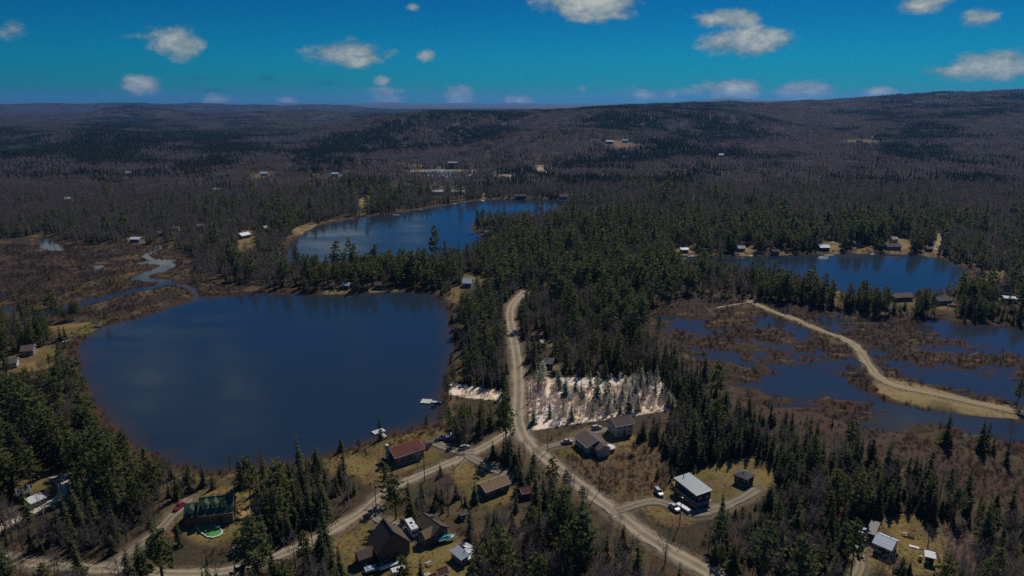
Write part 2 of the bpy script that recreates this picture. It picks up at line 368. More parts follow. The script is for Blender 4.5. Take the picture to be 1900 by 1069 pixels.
def water_sd(x, y):
    """positive over water, with uneven marsh edges"""
    jx = x + (fbm(x / 9, y / 9, 21, 3) - .5) * 7; jy = y + (fbm(x / 9, y / 9, 22, 3) - .5) * 7
    w = np.full(x.shape, -60.0)
    for L in (LAKE1, LAKE2, LAKE3, CREEKPOOL):
        w = np.maximum(w, poly_sd(jx * .6 + x * .4, jy * .6 + y * .4, L))
    # marsh ponds: broken, tattered margins
    m = np.full(x.shape, -60.0)
    kx = x + (fbm(x / 14, y / 14, 31, 4) - .5) * 22; ky = y + (fbm(x / 14, y / 14, 32, 4) - .5) * 22
    for L in MARSH_PONDS: m = np.maximum(m, poly_sd(kx, ky, L) + 1.0)
    for L, wd in MARSH_LINES: m = np.maximum(m, wd * .85 - line_d(kx, ky, L))
    near = m > -26
    if near.any():
        isl = fbm(x[near] / 11, y[near] / 5.0, 41, 5)
        mm = m[near]
        mm = mm - np.clip((isl - .575) * 75, 0, 16) * np.clip(1 - mm / 26, 0.1, 1)
        mm = np.where(mm > -14, np.maximum(mm, (fbm(x[near] / 11, y[near] / 6, 45, 3) - .635) * 18), mm)
        m[near] = mm
    for nm in ('marsh_track',):
        l, wd = TRACKS[nm]; m = np.minimum(m, line_d(x, y, l) - wd * .5 - 1.0)
    m = np.minimum(m, -poly_sd(x, y, SANDBAR) - .3)
    w = np.maximum(w, m)
    for L, wd in CREEK: w = np.maximum(w, wd * .5 - line_d(jx, jy, L))
    return w


def ground_z(x, y, wsd=None):
    x = np.asarray(x, float); y = np.asarray(y, float)
    z = hills(x, y) + 0.9 + (fbm(x / 26, y / 26, 5, 3) - .5) * 0.5
    k = y < 1000
    if k.any():
        w = water_sd(x[k], y[k]) if wsd is None else wsd
        z[k] = np.where(w > -14, np.clip(-w * .16 - .02, -1.6, 10), 10).clip(max=z[k])
    return z


def gz(x, y): return float(ground_z(np.array([x]), np.array([y]))[0])


# ------------------------------------------------------------------ materials
MATS = {}


def pmat(name, col, rough=0.8, var=0.25, scale=1.5, metal=0.0, spec=0.3, col2=None, coat=0.0):
    """painted / weathered surface: base colour with two scales of blotchy wear"""
    if name in MATS: return MATS[name]
    m = bpy.data.materials.new(name); m.use_nodes = True; t = m.node_tree; t.nodes.clear(); N = NT(t)
    tc = N.n('ShaderNodeTexCoord').outputs['Object']
    a = N.noise(tc, scale, 4, .6); b = N.noise(tc, scale * 9, 2, .6)
    f = N.m('ADD', N.m('MULTIPLY', a, .65), N.m('MULTIPLY', b, .35))
    lo = tuple(c * (1 - var) for c in col); hi = tuple(min(1, c * (1 + var)) for c in (col2 or col))
    c = N.ramp(f, [(.3, lo), (.7, hi)])
    p = N.n('ShaderNodeBsdfPrincipled', {'Base Color': c, 'Roughness': rough, 'Metallic': metal, 'Specular IOR Level': spec, 'Coat Weight': coat})
    o = N.n('ShaderNodeOutputMaterial'); t.links.new(p.outputs[0], o.inputs[0])
    MATS[name] = m; return m


def leafmat(name, cols, rough=.75, trans=.25, var=.35, tip=None):
    """foliage: colour differs from plant to plant and from spray to spray"""
    m = bpy.data.materials.new(name); m.use_nodes = True; t = m.node_tree; t.nodes.clear(); N = NT(t)
    r = N.n('ShaderNodeObjectInfo').outputs['Random']
    c = N.ramp(r, [(i / max(1, len(cols) - 1), k) for i, k in enumerate(cols)])
    tc = N.n('ShaderNodeTexCoord').outputs['Object']
    n = N.noise(tc, 1.1, 2, .6)
    v = N.m('MULTIPLY_ADD', n, 2 * var, 1 - var)
    cm = N.n('ShaderNodeCombineXYZ', {0: v, 1: v, 2: v}).outputs[0]
    c = N.mix(1.0, c, cm, 'MULTIPLY')
    d = N.n('ShaderNodeBsdfPrincipled', {'Base Color': c, 'Roughness': rough, 'Specular IOR Level': .15})
    if trans > 0:
        tr = N.n('ShaderNodeBsdfTranslucent', {'Color': c})
        mx = N.n('ShaderNodeMixShader', {0: trans, 1: d.outputs[0], 2: tr.outputs[0]}).outputs[0]
    else: mx = d.outputs[0]
    o = N.n('ShaderNodeOutputMaterial'); t.links.new(mx, o.inputs[0])
    MATS[name] = m; return m


def ground_material():
    m = bpy.data.materials.new('ground'); m.use_nodes = True; t = m.node_tree; t.nodes.clear(); N = NT(t)
    pos = N.n('ShaderNodeNewGeometry').outputs['Position']
    c = N.n('ShaderNodeAttribute', attribute_name='tint').outputs['Color']
    a = N.noise(pos, .9, 5, .68); b = N.noise(pos, .11, 4, .6); d = N.noise(pos, 4.5, 3, .6)
    v = N.m('ADD', N.m('MULTIPLY_ADD', a, 1.5, .0), N.m('MULTIPLY_ADD', b, .7, -.1))
    v = N.m('MULTIPLY_ADD', d, .5, N.m('SUBTRACT', v, .25))
    v = N.m('MAXIMUM', v, .35)
    c = N.mix(1.0, c, N.n('ShaderNodeCombineXYZ', {0: v, 1: v, 2: v}).outputs[0], 'MULTIPLY')
    hue = N.ramp(N.noise(pos, .33, 3, .6), [(.35, (1.12, .95, .82)), (.65, (.92, 1.03, 1.0))])
    c = N.mix(1.0, c, hue, 'MULTIPLY')
    h = N.n('ShaderNodeBump', {'Height': a, 'Strength': .6, 'Distance': .5}).outputs[0]
    p = N.n('ShaderNodeBsdfPrincipled', {'Base Color': c, 'Roughness': .95, 'Specular IOR Level': .1, 'Normal': h})
    o = N.n('ShaderNodeOutputMaterial'); t.links.new(p.outputs[0], o.inputs[0]); return m


def gravel_material(name, c1, c2):
    m = bpy.data.materials.new(name); m.use_nodes = True; t = m.node_tree; t.nodes.clear(); N = NT(t)
    pos = N.n('ShaderNodeNewGeometry').outputs['Position']
    w = N.n('ShaderNodeAttribute', attribute_name='track').outputs['Fac']
    a = N.noise(pos, .22, 5, .7); b = N.noise(pos, 2.2, 3, .6)
    f = N.m('ADD', N.m('MULTIPLY', a, .62), N.m('MULTIPLY', b, .25))
    f = N.m('ADD', f, N.m('MULTIPLY', w, .62))
    c = N.ramp(f, [(.25, c1), (.85, c2)])
    h = N.n('ShaderNodeBump', {'Height': b, 'Strength': .5, 'Distance': .1}).outputs[0]
    p = N.n('ShaderNodeBsdfPrincipled', {'Base Color': c, 'Roughness': .95, 'Specular IOR Level': .1, 'Normal': h})
    o = N.n('ShaderNodeOutputMaterial'); t.links.new(p.outputs[0], o.inputs[0]); return m


def water_material(name, deep, shallow, rough=.09, wave=.12):
    m = bpy.data.materials.new(name); m.use_nodes = True; t = m.node_tree; t.nodes.clear(); N = NT(t)
    pos = N.n('ShaderNodeNewGeometry').outputs['Position']
    sh = N.n('ShaderNodeAttribute', attribute_name='shallow').outputs['Fac']
    wind = N.noise(N.vm('MULTIPLY', pos, (.012, .03, 0)), 1.0, 4, .6)
    c = N.mix(sh, deep, shallow)
    n = N.noise(N.vm('MULTIPLY', pos, (.55, 1.3, 0)), 1.0, 3, .6)
    h = N.n('ShaderNodeBump', {'Height': n, 'Strength': N.m('MULTIPLY_ADD', wind, wave * 2.4, -wave * .4, clamp=True), 'Distance': .25}).outputs[0]
    r = N.n('ShaderNodeMapRange', {0: wind, 1: .35, 2: .7, 3: rough * .35, 4: rough * 2.4}).outputs[0]
    p = N.n('ShaderNodeBsdfPrincipled', {'Base Color': c, 'Roughness': r, 'IOR': 1.33, 'Specular IOR Level': .5, 'Normal': h})
    o = N.n('ShaderNodeOutputMaterial'); t.links.new(p.outputs[0], o.inputs[0]); return m


M_GROUND = ground_material()
M_ROAD = gravel_material('road_gravel', (.165, .130, .085), (.42, .34, .235))
M_TRACK = gravel_material('sandy_track', (.22, .17, .10), (.42, .33, .20))
M_DRIVE = gravel_material('drive_gravel', (.13, .105, .075), (.31, .25, .175))
M_PALE = gravel_material('pale_gravel', (.34, .30, .22), (.60, .54, .42))
M_LAKE = water_material('lake_water', (.017, .032, .054), (.050, .036, .030))
M_POND = water_material('marsh_water', (.026, .036, .056), (.040, .032, .030), .05, .06)
M_CREEK = water_material('creek_water', (.020, .030, .050), (.030, .030, .034), .025, .0)
M_SANDPOND = water_material('pit_water', (.30, .42, .40), (.34, .44, .40), .3, .05)


# ------------------------------------------------------------------ object helpers
def tag(o, label=None, cat=None, group=None, kind=None):
    if label: o['label'] = label
    if cat: o['category'] = cat
    if group: o['group'] = group
    if kind: o['kind'] = kind
    return o


def empty(name, loc=(0, 0, 0), rz=0.0):
    o = bpy.data.objects.new(name, None); COL.objects.link(o); o.location = loc; o.rotation_euler = (0, 0, rz); o.empty_display_size = .5
    return o


def link(name, me, parent=None, loc=None):
    o = bpy.data.objects.new(name, me); COL.objects.link(o)
    if parent: o.parent = parent
    if loc is not None: o.location = loc
    return o


def np_mesh(name, V, F, mats, midx=None, attrs=None, smooth=False):
    """mesh from arrays; F is (n,3) or (n,4)"""
    me = bpy.data.meshes.new(name); V = np.asarray(V, np.float32); F = np.asarray(F, np.int32); k = F.shape[1]
    me.vertices.add(len(V)); me.vertices.foreach_set('co', V.ravel())
    me.loops.add(F.size); me.loops.foreach_set('vertex_index', F.ravel())
    me.polygons.add(len(F)); me.polygons.foreach_set('loop_start', np.arange(0, F.size, k, dtype=np.int32))
    me.polygons.foreach_set('loop_total', np.full(len(F), k, np.int32))
    for m in mats: me.materials.append(m)
    if midx is not None: me.polygons.foreach_set('material_index', np.asarray(midx, np.int32))
    for an, (ty, dat) in (attrs or {}).items():
        a = me.attributes.new(an, ty, 'POINT')
        a.data.foreach_set('color' if ty == 'FLOAT_COLOR' else ('vector' if ty == 'FLOAT_VECTOR' else 'value'), np.asarray(dat, np.int32 if ty == 'INT' else np.float32).ravel())
    if smooth: me.polygons.foreach_set('use_smooth', np.ones(len(F), bool))
    me.update(calc_edges=True); me.validate()
    return me


class MB:
    """collects simple solids; build() links them as one mesh object"""
    def __init__(s): s.v = []; s.f = []

    def add(s, vs, fs):
        b = len(s.v); s.v += [tuple(p) for p in vs]; s.f += [tuple(i + b for i in f) for f in fs]; return s

    def box(s, x0, x1, y0, y1, z0, z1):
        return s.add([(x0, y0, z0), (x1, y0, z0), (x1, y1, z0), (x0, y1, z0), (x0, y0, z1), (x1, y0, z1), (x1, y1, z1), (x0, y1, z1)],
                     [(0, 3, 2, 1), (4, 5, 6, 7), (0, 1, 5, 4), (1, 2, 6, 5), (2, 3, 7, 6), (3, 0, 4, 7)])

    def prism(s, prof, y0, y1, axis='y'):
        """profile of (a, z) pulled along y (or x)"""
        n = len(prof)
        if axis == 'y': v = [(a, y0, z) for a, z in prof] + [(a, y1, z) for a, z in prof]
        else: v = [(y0, a, z) for a, z in prof] + [(y1, a, z) for a, z in prof]
        return s.add(v, [tuple(range(n))[::-1], tuple(range(n, 2 * n))] + [(i, (i + 1) % n, n + (i + 1) % n, n + i) for i in range(n)])

    def cyl(s, p0, p1, r0, r1=None, n=8):
        r1 = r0 if r1 is None else r1
        p0 = Vector(p0); p1 = Vector(p1); d = (p1 - p0).normalized()
        a = d.orthogonal().normalized(); b = d.cross(a)
        v = []
        for p, r in ((p0, r0), (p1, r1)):
            for i in range(n):
                t = 2 * math.pi * i / n; v.append(p + a * (r * math.cos(t)) + b * (r * math.sin(t)))
        return s.add(v, [tuple(range(n))[::-1], tuple(range(n, 2 * n))] + [(i, (i + 1) % n, n + (i + 1) % n, n + i) for i in range(n)])

    def loft(s, rings):
        n = len(rings[0]); v = [p for r in rings for p in r]; f = [tuple(range(n))[::-1], tuple(range((len(rings) - 1) * n, len(rings) * n))]
        for k in range(len(rings) - 1):
            f += [(k * n + i, k * n + (i + 1) % n, (k + 1) * n + (i + 1) % n, (k + 1) * n + i) for i in range(n)]
        return s.add(v, f)

    def mesh(s, name, mat, smooth=False):
        me = bpy.data.meshes.new(name); me.from_pydata(s.v, [], s.f); me.materials.append(mat); me.update()
        if smooth: me.polygons.foreach_set('use_smooth', np.ones(len(me.polygons), bool))
        return me

    def build(s, name, mat, parent=None, loc=None, smooth=False): return link(name, s.mesh(name, mat, smooth), parent, loc)


# ------------------------------------------------------------------ ground sheet
def blend(c, col, f):
    f = np.clip(f, 0, 1)[:, None]; return c * (1 - f) + np.array(col)[None, :] * f


def ground_tint(x, y, z, w):
    n1 = fbm(x / 17, y / 17, 61, 4); n2 = fbm(x / 5, y / 5, 62, 3); n3 = fbm(x / 60, y / 60, 63, 3)
    c = np.tile(np.array([.070, .052, .036]), (len(x), 1))
    c = blend(c, (.115, .082, .045), sstep(n1, .45, .7)); c = blend(c, (.052, .050, .026), sstep(n2, .5, .8) * .7)
    c = blend(c, (.085, .070, .062), sstep(y, 900, 1500))
    far = y >= 1000
    k = ~far; X = x[k]; Y = y[k]; C = c[k]; N1 = n1[k]; N2 = n2[k]; wk = w
    for p in MARSH:
        s = poly_sd(X + (N1 - .5) * 12, Y + (N1 - .5) * 12, p)
        f = sstep(s, -4, 4)
        mc = np.tile(np.array([.054, .036, .029]), (len(X), 1))
        mc = blend(mc, (.088, .058, .037), sstep(N1, .52, .72)); mc = blend(mc, (.045, .040, .034), sstep(N2, .55, .75)); mc = blend(mc, (.15, .11, .058), sstep(fbm(X / 14, Y / 30, 66, 3), .62, .74) * .7)
        C = C * (1 - f[:, None]) + mc * f[:, None]
    s = poly_sd(X, Y, FLATSCRUB); C = blend(C, (.085, .055, .042), sstep(s, -8, 5))
    # wet, reddish brown margins of the lakes, bleached grass behind
    C = blend(C, (.062, .036, .024), sstep(wk, -5, -1)); C = blend(C, (.19, .135, .06), sstep(wk, -11, -6) * (1 - sstep(wk, -6, -4)) * sstep(N2, .42, .6) * .7)
    for p in LAWNS:
        s = poly_sd(X + (N2 - .5) * 6, Y + (N2 - .5) * 6, p); f = sstep(s, -2.0, 2.0)
        lc = np.tile(np.array([.21, .155, .060]), (len(X), 1)); lc = blend(lc, (.135, .115, .040), sstep(N1, .42, .62)); lc = blend(lc, (.17, .11, .062), sstep(N2, .55, .75))
        C = C * (1 - f[:, None]) + lc * f[:, None]
    for p in SHORELOTS: C = blend(C, (.26, .19, .09), sstep(poly_sd(X, Y, p), -1.5, 1.5) * (.4 + .6 * sstep(N2, .35, .6)))
    C = blend(C, (.15, .10, .055), sstep(poly_sd(X, Y, SCRUB), -4, 4) * .8); C = blend(C, (.135, .09, .07), sstep(poly_sd(X, Y, SLASH), -4, 4))
    sb = poly_sd(X + (N2 - .5) * 5, Y + (N2 - .5) * 5, SANDBAR); C = blend(C, (.30, .225, .105), sstep(sb, -1.5, 2) * (.35 + .65 * sstep(N1, .3, .55)))
    # the lots: an overlaid highlight, painted into the ground colour
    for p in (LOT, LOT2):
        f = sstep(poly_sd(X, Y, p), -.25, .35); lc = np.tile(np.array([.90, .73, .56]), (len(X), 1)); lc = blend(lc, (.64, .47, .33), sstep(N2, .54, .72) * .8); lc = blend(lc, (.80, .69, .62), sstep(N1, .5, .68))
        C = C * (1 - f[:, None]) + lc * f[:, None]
    for l, wd in list(ROADS.values()) + list(TRACKS.values()):
        d = line_d(X, Y, l); C = blend(C, (.16, .13, .095), (1 - sstep(d, wd * .5, wd * .5 + 2.2)) * .8)
    C = blend(C, (.030, .024, .020), sstep(wk, .2, 2.5))
    c[k] = C
    return c


CLEAR_FAR = []   # clearings on the far slopes: (x, y, radius x, radius y, colour)


def make_ground():
    nr1, nr2, nc = 640, 300, 640
    Y = np.concatenate([np.geomspace(90, 1000, nr1, endpoint=False), np.geomspace(1000, 30000, nr2)])
    U = np.linspace(-1.22, 1.22, nc)
    YY, UU = np.meshgrid(Y, U, indexing='ij'); X = (UU * (YY + 10)).ravel(); Yr = YY.ravel()
    k = Yr < 1000
    w = water_sd(X[k], Yr[k])
    z = ground_z(X, Yr, w)
    c = ground_tint(X, Yr, z, w)
    for (cx, cy_, rx, ry, col) in CLEAR_FAR:
        d = np.hypot((X - cx) / rx, (Yr - cy_) / ry) + (fbm(X / 20, Yr / 20, 71, 3) - .5) * .7
        c = blend(c, col, 1 - sstep(d, .75, 1.05))
    nr = len(Y); idx = np.arange(nr * nc).reshape(nr, nc)
    F = np.stack([idx[:-1, :-1], idx[:-1, 1:], idx[1:, 1:], idx[1:, :-1]], -1).reshape(-1, 4)
    col4 = np.concatenate([c, np.ones((len(c), 1))], 1)
    me = np_mesh('ground', np.stack([X, Yr, z], 1), F, [M_GROUND], attrs={'tint': ('FLOAT_COLOR', col4)}, smooth=True)
    return tag(link('ground', me), kind='structure')


def water_sheet(name, poly, mat, margin=6.0, z=0.0, step=6.0, shore=7.0):
    """sheet of water reaching a little way under its banks"""
    lo = poly.min(0) - margin; hi = poly.max(0) + margin
    nx = int(max(4, min(170, (hi[0] - lo[0]) / step))); ny = int(max(4, min(170, (hi[1] - lo[1]) / step)))
    gx, gy = np.meshgrid(np.linspace(lo[0], hi[0], nx), np.linspace(lo[1], hi[1], ny)); x = gx.ravel(); y = gy.ravel()
    s = poly_sd(x, y, poly); w = water_sd(x, y) if z == 0 else s
    idx = np.arange(nx * ny).reshape(ny, nx)
    F = np.stack([idx[:-1, :-1], idx[:-1, 1:], idx[1:, 1:], idx[1:, :-1]], -1).reshape(-1, 4)
    keep = (s[F] > -margin - step).any(1); F = F[keep]
    sh = 1 - sstep(w + (fbm(x / 20, y / 20, 5, 2) - .5) * 6, 0, shore)
    used = np.unique(F); re = np.zeros(len(x), int); re[used] = np.arange(len(used))
    me = np_mesh(name, np.stack([x, y, np.full(x.shape, z)], 1)[used], re[F], [mat], attrs={'shallow': ('FLOAT', sh[used])}, smooth=True)
    return tag(link(name, me), kind='structure')


def strip(name, line, width, mat, dz=.05, wob=.5, label=None):
    """road or track: a slightly crowned strip with uneven verges"""
    p = np.asarray(line); seg = np.hypot(*np.diff(p, axis=0).T); s = np.concatenate([[0], np.cumsum(seg)])
    n = int(s[-1] / 1.6) + 2; t = np.linspace(0, s[-1], n); x = np.interp(t, s, p[:, 0]); y = np.interp(t, s, p[:, 1])
    for _ in range(3): x[1:-1] = (x[:-2] + 2 * x[1:-1] + x[2:]) / 4; y[1:-1] = (y[:-2] + 2 * y[1:-1] + y[2:]) / 4
    tx = np.gradient(x); ty = np.gradient(y); L = np.hypot(tx, ty); nx_, ny_ = -ty / L, tx / L
    us = np.array([-1, -.9, -.62, -.45, -.25, 0, .25, .45, .62, .9, 1.0]); tr = np.array([-.5, -.2, .25, .75, .25, .0, .25, .75, .25, -.2, -.5])
    V = []; T = []
    for u, tt in zip(us, tr):
        hw = width / 2 * (1 + (wob / width * 2) * (fbm(t / 5 + 31 * (u > 0), t * 0 + 7, 81, 3) - .5) * 2 * (abs(u) > .8))
        vx = x + nx_ * hw * u; vy = y + ny_ * hw * u
        V.append(np.stack([vx, vy, np.zeros(n)], 1)); T.append(np.full(n, tt))
    V = np.stack(V, 1).reshape(-1, 3); T = np.stack(T, 1).ravel(); m = len(us)
    base = ground_z(V[:, 0], V[:, 1]); base = np.maximum(base, .35)
    prof = np.tile((1 - us * us) * .10, n); V[:, 2] = base + dz + prof
    V[:, 2] = np.where(np.abs(np.tile(us, n)) > .95, base - .04, V[:, 2])
    idx = np.arange(n * m).reshape(n, m)
    F = np.stack([idx[:-1, :-1], idx[1:, :-1], idx[1:, 1:], idx[:-1, 1:]], -1).reshape(-1, 4)[:, ::-1]
    T = T + (fbm(V[:, 0] / 6, V[:, 1] / 6, 82, 3) - .5) * .5
    me = np_mesh(name, V, F, [mat], attrs={'track': ('FLOAT', T)}, smooth=True)
    return tag(link(name, me), label, kind='structure')


def hit(px, py, zoff=0.0):
    """terrain point seen at a photo position (marches along the line of sight)"""
    d = ray(px, py)
    t = np.geomspace(100, 20000, 4000); x = d[0] * t; y = d[1] * t; z = CAM_H + d[2] * t
    h = hills(x, y) + .9 + zoff
    i = int(np.argmax(z < h)); return x[i], y[i], float(h[i] - zoff)


for (a, b, rx, ry, col) in [(818, 319, 75, 42, (.40, .31, .19)), (770, 308, 30, 26, (.35, .27, .16)), (700, 303, 60, 18, (.22, .17, .10)), (1005, 318, 10, 90, (.42, .33, .21)), (935, 327, 22, 30, (.42, .33, .22)),
                            (1597, 264, 40, 50, (.24, .17, .10)), (330, 243, 30, 70, (.34, .27, .13)), (307, 244, 30, 50, (.26, .20, .12)), (490, 326, 18, 40, (.22, .16, .08)), (1155, 268, 26, 40, (.2, .14, .09)), (1288, 365, 10, 45, (.42, .34, .22)),
                            (625, 326, 12, 22, (.2, .15, .09)), (735, 346, 40, 24, (.20, .15, .08)), (825, 350, 45, 26, (.20, .14, .08)), (1480, 415, 7, 30, (.42, .34, .2)), (110, 330, 24, 24, (.2, .15, .08))]:
    hx, hy, hz = hit(a, b); CLEAR_FAR.append((hx, hy, rx, ry, col))

make_ground()
LAKES = [('lake', LAKE1, M_LAKE, 'big dark blue lake in the lower half of the view'), ('lake.001', LAKE2, M_LAKE, 'narrow blue lake winding away behind the pine woods'), ('lake.002', LAKE3, M_LAKE, 'blue lake lined with cabins on its far shore')]
for n_, p_, m_, l_ in LAKES: tag(water_sheet(n_, p_, m_), l_)
mp = np.vstack(MARSH_PONDS + [l for l, w in MARSH_LINES]); lo, hi = mp.min(0), mp.max(0)
tag(water_sheet('marsh_water', np.array([(lo[0], lo[1]), (hi[0], lo[1]), (hi[0], hi[1]), (lo[0], hi[1])]), M_POND, 8), 'dark blue ponds and channels broken by brown marsh')
cp = np.vstack([l for l, w in CREEK[:6]] + [CREEKPOOL]); lo, hi = cp.min(0), cp.max(0)
o_ = tag(water_sheet('creek', np.array([(lo[0], lo[1]), (hi[0], lo[1]), (hi[0], hi[1] - 0), (lo[0], hi[1])]), M_CREEK, 8), 'creek winding through the brown marsh to the big lake')
o_.location.z = -.01
sp_ = [hit(a, b) for a, b in [(786, 320), (800, 317), (830, 317), (876, 326), (880, 331), (850, 331), (815, 330)]]
spz = max(q[2] for q in sp_) + .6
tag(water_sheet('pit_pond', chaikin([(q[0], q[1]) for q in sp_], True, 2), M_SANDPOND, 3, spz), 'pale turquoise pond in the sand pit')
for n_, (l_, w_) in ROADS.items(): strip(n_, l_, w_, M_ROAD, .06, 1.9)
for i_, (n_, (l_, w_)) in enumerate(TRACKS.items()):
    strip(n_, l_, w_, M_TRACK if 'track' in n_ else (M_PALE if n_ == 'driveway.001' else M_DRIVE), .10 + .012 * i_, 1.5)


# ------------------------------------------------------------------ trees
M_SPRUCE = leafmat('spruce_needles', [(.046, .062, .026), (.082, .094, .032), (.118, .116, .038), (.060, .078, .040)], trans=.4)
M_PINE = leafmat('pine_needles', [(.115, .142, .042), (.150, .165, .048), (.175, .172, .056), (.120, .148, .060)], trans=.45)
M_TWIG = leafmat('bare_twigs', [(.165, .128, .112), (.205, .170, .158), (.245, .212, .204), (.185, .138, .118), (.215, .182, .180)], trans=.42, var=.2)
M_TAM = leafmat('larch_twigs', [(.140, .092, .064), (.165, .110, .078), (.125, .088, .066)], trans=.4, var=.2)
M_BARK = leafmat('bark', [(.085, .068, .055), (.12, .10, .085), (.07, .055, .045)], trans=0, var=.3)
M_BIRCH = leafmat('birch_bark', [(.42, .38, .34), (.34, .30, .27)], trans=0, var=.35)
M_SHRUB = leafmat('marsh_shrub', [(.058, .038, .030), (.074, .054, .040), (.048, .038, .034), (.090, .064, .042)], trans=.3, var=.25)
M_GRASS = leafmat('dry_grass', [(.24, .17, .075), (.20, .14, .06), (.28, .21, .10)], trans=.2, var=.25)
M_PALETWIG = leafmat('pale_twigs', [(.66, .56, .49), (.60, .52, .48), (.70, .58, .50)], trans=.4, var=.15)  # sapling twigs, with the highlight over the lots painted into their colour
M_PALESPRUCE = leafmat('blue_green_needles', [(.13, .21, .18), (.20, .27, .19), (.34, .38, .24)], trans=.35)  # lot conifers: needle colour lightened to carry the same highlight
M_PALEPINE = leafmat('brightened_needles', [(.60, .64, .48), (.64, .66, .50)], trans=.5, var=.45)  # corner pine, brightness of the lot highlight put into its needle colour


class TM:
    """triangle soup in two lists: wood and crown"""
    def __init__(s): s.v = []; s.f = []; s.m = []

    def tri(s, a, b, c, m):
        k = len(s.v); s.v += [a, b, c]; s.f.append((k, k + 1, k + 2)); s.m.append(m)

    def quad(s, a, b, c, d, m):
        k = len(s.v); s.v += [a, b, c, d]; s.f += [(k, k + 1, k + 2), (k, k + 2, k + 3)]; s.m += [m, m]

    def stick(s, p, q, r0, r1, m, n=3):
        p = np.asarray(p, float); q = np.asarray(q, float); d = q - p; d /= np.linalg.norm(d) + 1e-9
        a = np.cross(d, (0, 0, 1.)) if abs(d[2]) < .9 else np.cross(d, (1., 0, 0)); a /= np.linalg.norm(a); b = np.cross(d, a)
        k = len(s.v)
        for c, r in ((p, r0), (q, r1)):
            for i in range(n):
                t = 2 * math.pi * i / n; s.v.append(c + r * (math.cos(t) * a + math.sin(t) * b))
        for i in range(n):
            j = (i + 1) % n; s.f += [(k + i, k + j, k + n + j), (k + i, k + n + j, k + n + i)]; s.m += [m, m]

    def blade(s, p, q, w, m, R):
        """thin tapering twig"""
        p = np.asarray(p, float); q = np.asarray(q, float); d = q - p
        a = np.cross(d, R.normal(size=3)); a /= np.linalg.norm(a) + 1e-9
        s.tri(p - a * w / 2, p + a * w / 2, q, m)

    def arrays(s): return np.array(s.v, np.float32), np.array(s.f, np.int32), np.array(s.m, np.int32)


def spruce(seed, h=11., rad=1.9, whorls=17, nb=8, sub=3, bare=.08, thin=1.0):
    R = np.random.default_rng(seed); T = TM()
    T.stick((0, 0, -.4), (0, 0, h * .97), h * .013, .02, 0, 5)
    for k in range(whorls):
        u = bare + (1 - bare) * (k + R.uniform(-.3, .3)) / whorls
        u = min(max(u, .03), .985); z = u * h
        r = rad * (1 - u)**.8 * R.uniform(.72, 1.12) + .12
        n = max(3, int(nb * (1.1 - .55 * u)))
        ph = R.uniform(0, 6.28)
        for i in range(n):
            if R.random() < .10: continue
            a = ph + 6.283 * i / n + R.uniform(-.3, .3); L = r * R.uniform(.65, 1.15)
            dx, dy = math.cos(a), math.sin(a); dr = -L * R.uniform(.25, .55) if u < .8 else L * .15
            tip = np.array([dx * L, dy * L, z + dr]); base = np.array([dx * .03, dy * .03, z + .10 * L])
            sx, sy = -dy, dx
            if sub <= 1:
                w = L * .34 * thin; md = base * .45 + tip * .55
                l_ = md + np.array([sx * w, sy * w, -.16 * L]); r_ = md - np.array([sx * w, sy * w, .16 * L])
                T.tri(base, l_, tip, 1); T.tri(base, tip, r_, 1)
            else:
                for j in range(sub):
                    f0 = j / sub; f1 = min(1.0, (j + 1.35) / sub)
                    p0 = base * (1 - f0) + tip * f0; p1 = base * (1 - f1) + tip * f1
                    w = L * (.30 - .15 * f0) * R.uniform(.8, 1.3) * thin
                    for sg in (-1, 1):
                        e = p0 * .35 + p1 * .65 + np.array([sx * w * sg, sy * w * sg, -.10 * L * R.uniform(.4, 1.6)])
                        T.tri(p0, e, p1, 1)
    return T.arrays()


def pine(seed, h=15., rad=3.2, nbr=34, tuft=9, ts=.85):
    R = np.random.default_rng(seed); T = TM()
    lean = R.normal(0, .02, 2) * h
    def ax(u): return np.array([lean[0] * u * u, lean[1] * u * u, u * h])
    prev = np.array([0, 0, -.4])
    for k in range(1, 5): q = ax(k / 4 * .97); T.stick(prev, q, h * .014 * (1.15 - .24 * (k - 1)), h * .014 * (1.15 - .24 * k), 0, 5); prev = q
    for k in range(nbr):
        u = .30 + .69 * ((k + R.uniform(0, 1)) / nbr); a = k * 2.4 + R.uniform(-.5, .5)
        prof = (1 - (max(u, .3) - .30) / .70)**.62 * (.55 + .45 * min(1, (u - .25) / .2))
        L = rad * prof * R.uniform(.6, 1.15) + .35
        b = ax(u); tip = b + np.array([math.cos(a) * L, math.sin(a) * L, L * R.uniform(-.05, .30)])
        T.stick(b, tip, .05, .02, 0, 3)
        nt = max(2, int(tuft * L / rad))
        for j in range(nt):
            f = .35 + .70 * R.random()
            c = b * (1 - f) + tip * f + R.normal(0, .16 * L + .1, 3) * (1, 1, .45)
            for q in range(3):
                d = R.normal(size=3); d[2] = abs(d[2]) * .6; d /= np.linalg.norm(d); e = np.cross(d, R.normal(size=3)); e /= np.linalg.norm(e) + 1e-9
                s = ts * R.uniform(.5, 1.1)
                T.tri(c - e * s * .42, c + e * s * .42, c + d * s, 1)
    return T.arrays()


